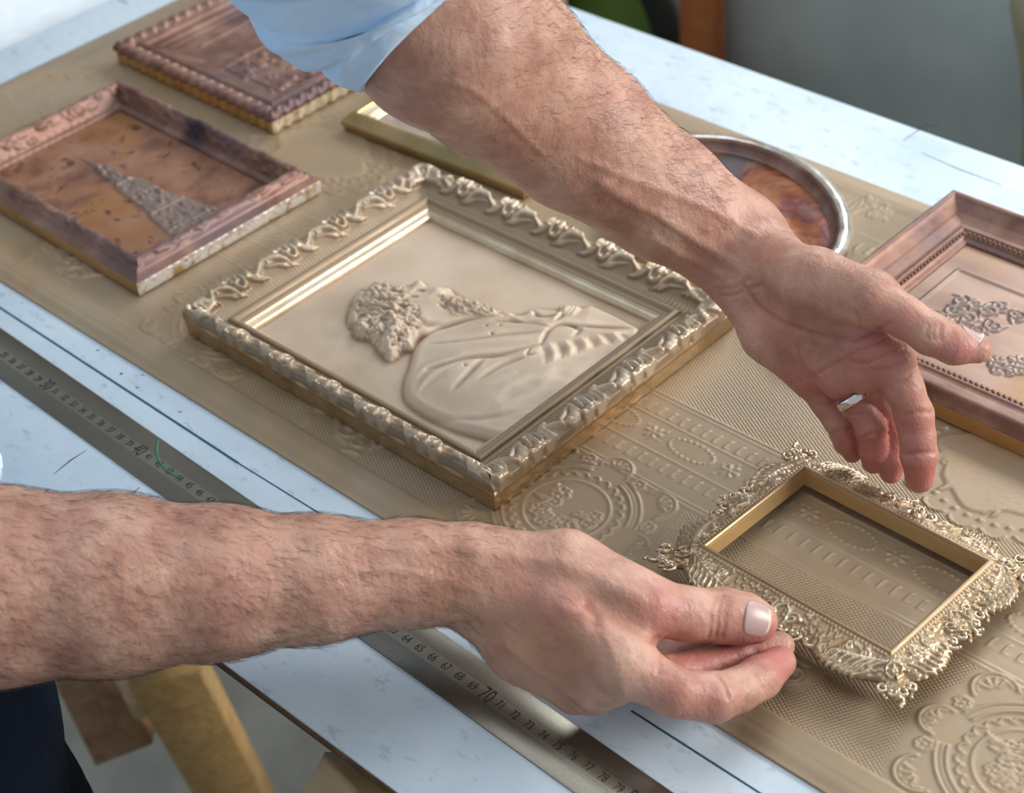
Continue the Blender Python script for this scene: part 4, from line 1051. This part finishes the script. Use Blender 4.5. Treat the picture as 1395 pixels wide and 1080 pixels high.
Bm.chains.append(chain([(852, 908, 5.4, 1.3), (920, 943, 4.4, 1.18), (972, 950, 3.6, 1.2), (1005, 940, 3.1, 1.06), (1035, 923, 2.7, 1.06), (1062, 902, 2.3, .82)], .6))
Bm.chains.append(chain([(835, 925, 4.2, 1.15), (905, 920, 3.0, 1.0), (955, 912, 2.2, 1.0), (1005, 893, 1.9, .9), (1062, 880, 1.75, .76)], .5))
Bm.chains.append(chain([(808, 938, 3.2, 1.05), (880, 905, 2.4, .95), (930, 895, 1.8, .92), (985, 880, 1.5, .8), (1020, 868, 1.4, .68)], .5))
Bm.chains.append(chain([(782, 940, 2.4, 1.0), (840, 905, 2.0, .85), (885, 885, 1.6, .8), (935, 872, 1.4, .68)], .5))
ln = Bm.line
for q, (x, r) in enumerate(((972, .07), (981, .10), (990, .06))): ln([(x+4, 812), (x-2, 832), (x-3, 852), (x-6, 868)], .07, r)
ln([(896, 868), (902, 884), (899, 905), (897, 918)], .10, .08); ln([(918, 897), (930, 910), (934, 928)], .08, .12); ln([(880, 872), (888, 876), (893, 870)], .12, .08)
ln([(975, 918), (988, 935), (992, 950)], .06, .09); ln([(1028, 918), (1036, 930), (1040, 938)], .06, .08)
ln([(800, 825), (812, 838), (810, 850)], .25, .10); ln([(770, 830), (790, 835)], .2, -.10)
ln([(640, 745), (700, 760), (760, 765), (820, 790), (870, 815)], .28, -.12)       # thumb tendon
ln([(560, 745), (600, 742), (650, 750)], .22, -.07)
ln([(690, 880), (730, 912), (770, 940), (800, 965)], .14, -.09); ln([(825, 860), (838, 900), (850, 945)], .14, -.05)
ln([(480, 775), (540, 778), (600, 790), (640, 800)], .16, -.06); ln([(430, 735), (500, 742), (560, 745)], .3, -.08)
Bm.grooves = Bm.pending
vB, fB = Bm.mesh((38, -34, .45), (84, 10, 17), .105)

# ---- the rest of the figure, beyond the left edge of the picture
Cb = Body()
sl, sr_, hp, ch_ = np.array([31., -12, 52]), np.array([28., -44, 46]), np.array([30., -34, 9]), np.array([24., -30, 36])
er = P(-170, 802, 11)
Cb.core += [(hp, ch_, 13.5, 15.5, None, 1, 5), (ch_+(2, 12, 6), ch_+(2, -12, 2), 9, 9, None, 1, 5), (ch_+(2, 10, 6), sl, 8, 6.5, None, 1, 4), (ch_+(2, -10, 2), sr_, 8, 6.5, None, 1, 4)]
Cb.core += [(sr_, er, 6.3, 5.4, None, 1, 3), (sl, at_depth(450, -180, dS-5), 6.3, 5.2, None, 1, 3)]
neck = ch_+(5, 1, 17); hd = ch_+(13, 1.5, 28)
vs, fs = Cb.mesh((0, -66, -10), (68, 20, 68), .9)
Nb = Body(); Nb.core += [(ch_+(2, 0, 9), neck, 6, 5.8, None, 1, 3), (neck, hd, 5.6, 7.2, None, 1, 3), (hd+(1.5, .3, 3), hd+(-1, 0, 5), 8.2, 8.2, None, 1, 4), (hd+(7.5, 1, 1), hd+(8.6, 1, -1.5), .8, 1.2, None, 1, 1), (hd+(5, .6, -4), hd+(3, .3, -6), 4, 4, None, 1, 3)]
for sgn in (-1, 1): Nb.core.append((hd+(0, 8.2*sgn, 2), hd+(-.5, 8.6*sgn, -1), .9, .7, None, 1, .8))
vn, fn = Nb.mesh((10, -46, 34), (54, -12, 86), .6)

def m_skin():
    t = NT('weathered_skin'); a = t.noise(38, 4, .6); b = t.noise(130, 4, .65); g = t.noise(16, 3, .6)
    c = t.ramp(a, [(.30, (.37, .175, .12)), (.5, (.51, .275, .195)), (.70, (.63, .385, .285))])
    c = t.mix(t.math('MULTIPLY', t.at('ruddy'), .8, True), c, (.50, .155, .135))
    c = t.mix(t.math('MULTIPLY', t.at('tan'), .6, True), c, (.46, .235, .13))
    c = t.mix(t.ramp(g, [(.52, (0, 0, 0)), (.72, (.4, .4, .4))]), c, (.50, .22, .17))
    c = t.mix(t.ramp(b, [(.26, (.45, .45, .45)), (.36, (0, 0, 0))]), c, (.30, .14, .09))
    c = t.mix(t.math('MULTIPLY', t.at('crease'), .6), c, (.30, .095, .065))  # creases tinted: redder pigment plus occlusion painted into the colour
    n = t.bump(b, .6, .0016); vo = t.n('ShaderNodeTexVoronoi'); vo.inputs['Scale'].default_value = 700; t.l(t.co.outputs['Object'], vo.inputs['Vector']); n = t.bump(vo.outputs['Distance'], .18, .0006, n)
    n = t.bump(t.noise(55, 4, .6, t.vec((1, 1.6, 1), (0, 0, .6))), .4, .0035, n)
    m = t.fin(c, t.math('ADD', t.math('MULTIPLY', a, .2), .36), 0, n, Specular_IOR_Level=.5)
    t.b.inputs['Subsurface Weight'].default_value = .12; t.b.inputs['Subsurface Radius'].default_value = (.008, .003, .0015); t.b.inputs['Subsurface Scale'].default_value = .6
    return m
M['skin'] = m_skin()
person = empty('person', (40, -34, -TOP), 'person in pale blue shirt and navy trousers holding the small filigree frame with both hands', 'person')
V, Fc = merge([(vA, fA), (vB, fB), (vn, fn), (vs, fs)])
body = mesh_np('body', V, Fc, M['skin'], person)
red = np.zeros(len(V)); tan = np.zeros(len(V))
def blob(arr, px, py, rad, amt, src=None):
    B_ = A if src is None else src; q = B_.pix(px, py)
    if q is not None: arr += amt*np.exp(-((V-q)**2).sum(1)/rad**2)
for x, y, r, a in ((1255, 650, 1.5, .95), (1215, 640, 1.3, .9), (1191, 625, 1.3, .9), (1160, 610, 1.3, .9), (1245, 580, 1.6, .6), (1200, 500, 2.0, .55), (1130, 540, 1.6, .7), (1060, 440, 2.0, .45), (1310, 485, 1.3, .7), (1220, 440, 1.2, .5), (1180, 470, 1.4, .5), (1210, 590, 1.5, .6), (1175, 580, 1.3, .6), (960, 380, 2.2, .35), (1090, 520, 1.5, .5)): blob(red, x, y, r, a)
for x, y, r, a in ((905, 825, 1.4, .55), (1040, 870, 1.0, .5), (1060, 895, 1.6, .8), (1000, 900, 1.5, .7), (940, 900, 1.6, .7), (830, 968, 1.6, .7), (940, 960, 2.0, .4), (985, 835, 1.0, .3), (760, 830, 2.0, .3)): blob(red, x, y, r, a, Bm)
for x, y, r, a in ((760, 900, 2.2, .6), (720, 880, 2.0, .6), (640, 830, 2.0, .6), (780, 880, 1.6, .5), (560, 840, 1.6, .4)): blob(tan, x, y, r, a, Bm)
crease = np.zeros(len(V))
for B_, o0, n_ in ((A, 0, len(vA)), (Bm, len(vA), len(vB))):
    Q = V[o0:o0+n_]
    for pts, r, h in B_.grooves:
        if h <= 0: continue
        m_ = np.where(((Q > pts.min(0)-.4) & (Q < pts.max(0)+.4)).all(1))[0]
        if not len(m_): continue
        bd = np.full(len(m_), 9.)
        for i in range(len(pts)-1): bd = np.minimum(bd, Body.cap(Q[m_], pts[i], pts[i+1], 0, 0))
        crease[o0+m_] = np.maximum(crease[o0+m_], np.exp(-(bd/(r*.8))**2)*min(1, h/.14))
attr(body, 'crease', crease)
attr(body, 'ruddy', np.clip(red*1.25, 0, 1)); attr(body, 'tan', np.clip(tan, 0, 1))

# finger nails
M['nail'] = plain('finger_nail', (.52, .355, .32), .34, nscale=40, var=.06, bump=.02, Specular_IOR_Level=.6)
M['nail_tip'] = plain('nail_rim', (.66, .58, .48), .4)
def nail(B_, c0, ax, up, L, Wd, name='nail'):
    """curved plate laid on the skin around c0 (world), ax = along finger, up = outward"""
    ax = nz(ax); up = nz(up-np.dot(up, ax)*ax); sd = np.cross(ax, up); nu, nv = 13, 15; vv = []; 
    for i in range(nu):
        u = i/(nu-1)*2-1
        for j in range(nv):
            w_ = j/(nv-1)*2-1; sh_ = (1-abs(w_)**3*.30) if u > 0 else (1-abs(w_)**4*.35)
            o = c0+ax*(u*L/2*sh_)+sd*(w_*Wd/2*(1-.10*max(u, 0)**4-.06*max(-u, 0)**3))+up*1.6
            q = B_.trace(o, -up, 4.0)
            vv.append(q if q is not None else o-up*1.6)
    vv = np.array(vv).reshape(nu, nv, 3)
    w_ = np.linspace(-1, 1, nv)[None, :, None]; u_ = np.linspace(-1, 1, nu)[:, None, None]
    lift = .045*(1-np.clip(np.abs(w_), 0, 1)**6)+.03*np.clip(u_, 0, 1)**2
    vv = vv+up*lift
    # keep a smooth plate
    for _ in range(2): vv[1:-1, 1:-1] = (vv[:-2, 1:-1]+vv[2:, 1:-1]+vv[1:-1, :-2]+vv[1:-1, 2:])/4
    bot = vv-up*.09; v = np.concatenate([vv.reshape(-1, 3), bot.reshape(-1, 3)]); n1 = nu*nv; f = grid_faces(nu, nv)
    per = np.concatenate([np.arange(nv), np.arange(1, nu)*nv+nv-1, (nu-1)*nv+np.arange(nv-2, -1, -1), np.arange(nu-2, 0, -1)*nv])
    f = np.concatenate([f, f[:, ::-1]+n1, np.stack([per, n1+per, n1+np.roll(per, -1), np.roll(per, -1)], 1)])
    cen = v[f].mean(1); tip_ = ((cen-c0) @ ax) > L*.40
    mesh_np(name, v, f, mats=[M['nail'], M['nail_tip']], midx=tip_.astype(int), parent=body)
pa, pb = P(985, 838, 4.4), P(1032, 847, 3.8)
cN = Bm.pix(1033, 843)
nail(Bm, cN, pb-pa, nz(.35*nz(CAM-cN)+.65*Bm.normal(cN)), 1.45, 1.75)
pa, pb = P(1268, 455, 11.8), P(1331, 475, 11.0)
axL = nz(pb-pa); cN = P(1318, 473, 11.1); upL = nz(np.array([-.15, .55, .85])); qN = A.trace(cN+upL*3, -upL, 5)
nail(A, qN, axL, upL, 1.3, 1.5)

# silver ring on the left hand
a0, a1 = P(1158, 532, 6.75), P(1172, 552, 6.1); axr = nz(a1-a0); c = a0*.55+a1*.45
u = nz(np.cross(axr, (0, 0, 1))); w2 = np.cross(axr, u); al = np.linspace(0, 2*math.pi, 48, endpoint=False)
sect = [(.0, -.26), (.075, -.20), (.10, 0), (.075, .20), (.0, .26), (-.03, .2), (-.03, -.2)]
v = np.concatenate([c+(1.02+dr)*(np.cos(al)[:, None]*u+np.sin(al)[:, None]*w2)+axr*dx for dr, dx in sect])
M['ring'] = m_metal('polished_silver', (.75, .74, .72), (.85, .84, .82), (.92, .91, .9), .16, 1.0, 10, 50, .02)
tag(mesh_np('ring', v, grid_faces(len(sect), 48, wrap_x=True, wrap_y=True), M['ring']), 'plain silver ring worn on the raised left hand', 'ring')

# hair on the forearms
M['hair'] = plain('dark_arm_hair', (.055, .03, .02), .5)
M['grey_hair'] = plain('short_grey_hair', (.16, .13, .11), .6)
def arm_hair(name, B_, v, path, n, lean, keep, lmin=.5, lmax=1.15):
    pts = [P(*q) for q in path]; out_ = []
    sel = v[rng.integers(0, len(v), n*4)]; cnt = 0
    g = []
    for q in sel:
        dd = [np.linalg.norm(q-a) for a in pts]; i = int(np.argmin(dd))
        if rng.uniform() > keep(q, i, len(pts)): continue
        g.append((q, i)); 
        if len(g) >= n: break
    Q = np.array([a for a, _ in g]); e = .04; gr = np.stack([B_.ev(Q+np.eye(3)[k]*e)-B_.ev(Q-np.eye(3)[k]*e) for k in range(3)], 1); gr /= np.linalg.norm(gr, axis=1)[:, None]
    T = []
    for q, i in g: a, b = pts[max(i-1, 0)], pts[min(i+1, len(pts)-1)]; T.append(nz(b-a))
    T = np.array(T); S_ = np.cross(gr, T); N = len(Q)
    dirn = T+S_*(lean+rng.normal(0, .33, N))[:, None]; dirn -= (dirn*gr).sum(1)[:, None]*gr; dirn /= np.linalg.norm(dirn, axis=1)[:, None]
    Lh = rng.uniform(lmin, lmax, N)[:, None]; cu = (rng.normal(0, .22, N))[:, None]*np.cross(gr, dirn)
    c0 = Q-gr*.02; c1 = Q+dirn*Lh*.4+gr*(.05+.05*rng.uniform(0, 1, N))[:, None]+cu*.3; c2 = Q+dirn*Lh*.75+gr*.09+cu*.7*Lh; c3 = Q+dirn*Lh+gr*.08+cu*1.3*Lh
    V4 = []; 
    for c_, r in ((c0, .0062), (c1, .0058), (c2, .0045), (c3, .0012)):
        for k in range(3):
            an = k*2.094; V4.append(c_+r*(math.cos(an)*gr+math.sin(an)*np.cross(gr, dirn)))
    V4 = np.stack(V4, 1).reshape(-1, 3); fb = []
    for r in range(3):
        for k in range(3): fb.append((r*3+k, r*3+(k+1) % 3, r*3+3+(k+1) % 3, r*3+3+k))
    fb = np.array(fb)[None]+12*np.arange(N)[:, None, None]
    o = mesh_np(name, V4, fb.reshape(-1, 4), M['hair'], body); o['kind'] = 'stuff'
upv = np.array([0, 0, 1.])
def keepA(q, i, n): 
    s_ = nz(q-P(*pathA[min(i, n-1)])) @ nz(np.array([.25, .75, .55])); return np.clip(.15+.85*s_, .06, 1) if i < n-2 else 0
pathA = [(600, 42, 27), (672, 98, 23.5), (785, 186, 18.5), (900, 266, 13.8), (1000, 332, 10.6), (1060, 370, 10.5)]
arm_hair('arm_hair', A, vA, pathA, 3600, .55, keepA)
pathB = [(-60, 800, 10.5), (0, 799, 10), (150, 796, 9.4), (300, 793, 8.8), (430, 789, 8.2), (560, 781, 7.4), (640, 783, 6.9), (720, 800, 6.5)]
arm_hair('arm_hair', Bm, vB, pathB, 7500, -.5, lambda q, i, n: .95 if i < n-3 else (.6 if i < n-1 else .06*(np.linalg.norm(q-P(720, 800, 6.5)) < 3.5)))

# clothes
def m_cloth(name, c1, c2, sc=900, rough=.8):
    t = NT(name); a = t.noise(20, 3); wv = t.n('ShaderNodeTexWave'); wv.inputs['Scale'].default_value = sc; t.l(t.co.outputs['Object'], wv.inputs['Vector'])
    c = t.ramp(a, [(.3, c1), (.7, c2)]); n = t.bump(wv.outputs[1], .12, .0003); n = t.bump(t.noise(34, 3, .5, None, .8), .55, .006, n)
    return t.fin(c, rough, 0, n, Specular_IOR_Level=.15)
M['shirt'] = m_cloth('pale_blue_chambray', (.52, .71, .92), (.64, .81, .97)); M['denim'] = m_cloth('dark_navy_denim', (.0015, .004, .010), (.004, .008, .018), 700, .95)
d = np.sin(vs[:, 0]*.5+vs[:, 2]*.3)*.3+np.sin(vs[:, 1]*.7-vs[:, 2]*.5)*.25
# shirt is the torso skin pushed outwards
cen = ch_; nn_ = vs-np.array([16, -24, 24]); nn_ /= np.linalg.norm(nn_, axis=1)[:, None]
shirt = mesh_np('shirt', vs+nn_*(1.0+d)[:, None], fs, M['shirt'], person)
def sleeve(name, path, radii, folds, nseg=72, seed=1, thick=.16, nrow=40):
    r_ = np.random.default_rng(seed); p = catmull(path, 8, False); m = len(p)
    rad = np.interp(np.linspace(0, 1, m), np.linspace(0, 1, len(radii)), radii)
    t = np.gradient(p, axis=0); t /= np.linalg.norm(t, axis=1)[:, None]; u = np.cross(t, (0, 0, 1.)); u /= np.linalg.norm(u, axis=1)[:, None]; w_ = np.cross(u, t)
    a = np.linspace(0, 2*math.pi, nseg, endpoint=False); s_ = np.linspace(0, 1, m)[:, None]
    F_ = folds(a[None, :], s_)
    R_ = rad[:, None]+F_
    v = p[:, None]+R_[..., None]*(u[:, None]*np.cos(a)[None, :, None]+w_[:, None]*np.sin(a)[None, :, None])
    vi = p[:, None]+(R_-thick)[..., None]*(u[:, None]*np.cos(a)[None, :, None]+w_[:, None]*np.sin(a)[None, :, None])
    v = np.concatenate([vi[::-1].reshape(-1, 3), v.reshape(-1, 3)]); return v, grid_faces(2*m, nseg, wrap_x=True, wrap_y=True)
q = lambda *a_: P(*a_)
pathS = [s0, at_depth(565, -22, dS-.2), at_depth(525, -66, dS-1.2), at_depth(490, -108, dS-2.6), at_depth(462, -150, dS-4.5), at_depth(430, -210, dS-6), sl*.5+at_depth(430, -210, dS-6)*.5, sl]
fo = lambda a, s_: .35*np.sin(3*a+6*s_)*smooth(s_*4)+.28*np.sin(5*a-9*s_+1)*smooth(s_*3)+.22*np.sin(2*a+30*s_)*smooth(s_*5)+.05*np.sin(9*a)
sv, sf = sleeve('sleeve', pathS, [5.35, 6.1, 7.0, 7.3, 7.1, 6.8, 6.8, 7.0], lambda a, s_: .6*fo(a, s_))
slv = mesh_np('sleeve', sv, sf, M['shirt'], person)
pathC = [at_depth(606, 24, dS), at_depth(593, 9, dS-.05), at_depth(579, -6, dS-.1), at_depth(562, -25, dS-.25)]
sv, sf = sleeve('cuff', pathC, [5.5, 5.85, 6.15, 6.3], lambda a, s_: .12*np.sin(4*a+2)*s_+.08*np.sin(7*a+5*s_)+.18*np.sin(s_*math.pi), thick=.3)
mesh_np('cuff', sv, sf, M['shirt'], slv)
pathR = [P(-112, 798, 11.0), P(-125, 800, 11.0), P(-140, 801, 11.0), er, er*.5+sr_*.5, sr_]
sv, sf = sleeve('sleeve', pathR, [5.3, 5.8, 6.0, 6.3, 6.8, 7.2], fo, seed=3)
slr = mesh_np('sleeve', sv, sf, M['shirt'], person)
tv, tf = tube(catmull([P(-112, 700, 11), P(-50, 646, 10.6), P(-14, 640, 10.4), P(3, 640, 10.3)], 5, False), np.interp(np.linspace(0, 1, 16), [0, .5, .85, 1], [1.5, 1.2, .95, .08]), 16)
mesh_np('cuff', tv, tf, M['shirt'], slr)
Tb = Body(); hl, hr_ = np.array([45., -27.5, -3]), np.array([33., -43, -3])
Tb.core += [(hl, np.array([48., -27, -38]), 9.6, 8.0, None, 1, 2), (hr_, np.array([36., -47, -38]), 10, 8.0, None, 1, 2), (np.array([48., -27, -38]), np.array([46., -27, -75]), 7.8, 6.5, None, 1, 2), (np.array([36., -47, -38]), np.array([34., -47, -75]), 7.8, 6.5, None, 1, 2), (hl+(-3, -2, 0), hr_, 9, 10, None, 1, 4), (hl+(-9, -3, 5), hr_+(-1, 2, 6), 10, 10, None, 1, 4)]
vt, ft = Tb.mesh((10, -64, -77.6), (62, -12, 20), .9)
vt[:, :2] += (np.sin(vt[:, 2]*.5+vt[:, 0]*.3)*.3)[:, None]
mesh_np('trousers', vt, ft, M['denim'], person)
for x, y in ((49, -27), (37, -47)):
    mesh_np('shoe', *merge([ball((x+2, y, -74.5), (13, 4.6, 3.4), 16, 10)]), M['dark'], person)
hv, hf = ball(hd+(-1, 0, 6), (9.2, 8.8, 7.6), 24, 14); mesh_np('hair', hv, hf, M['grey_hair'], body)
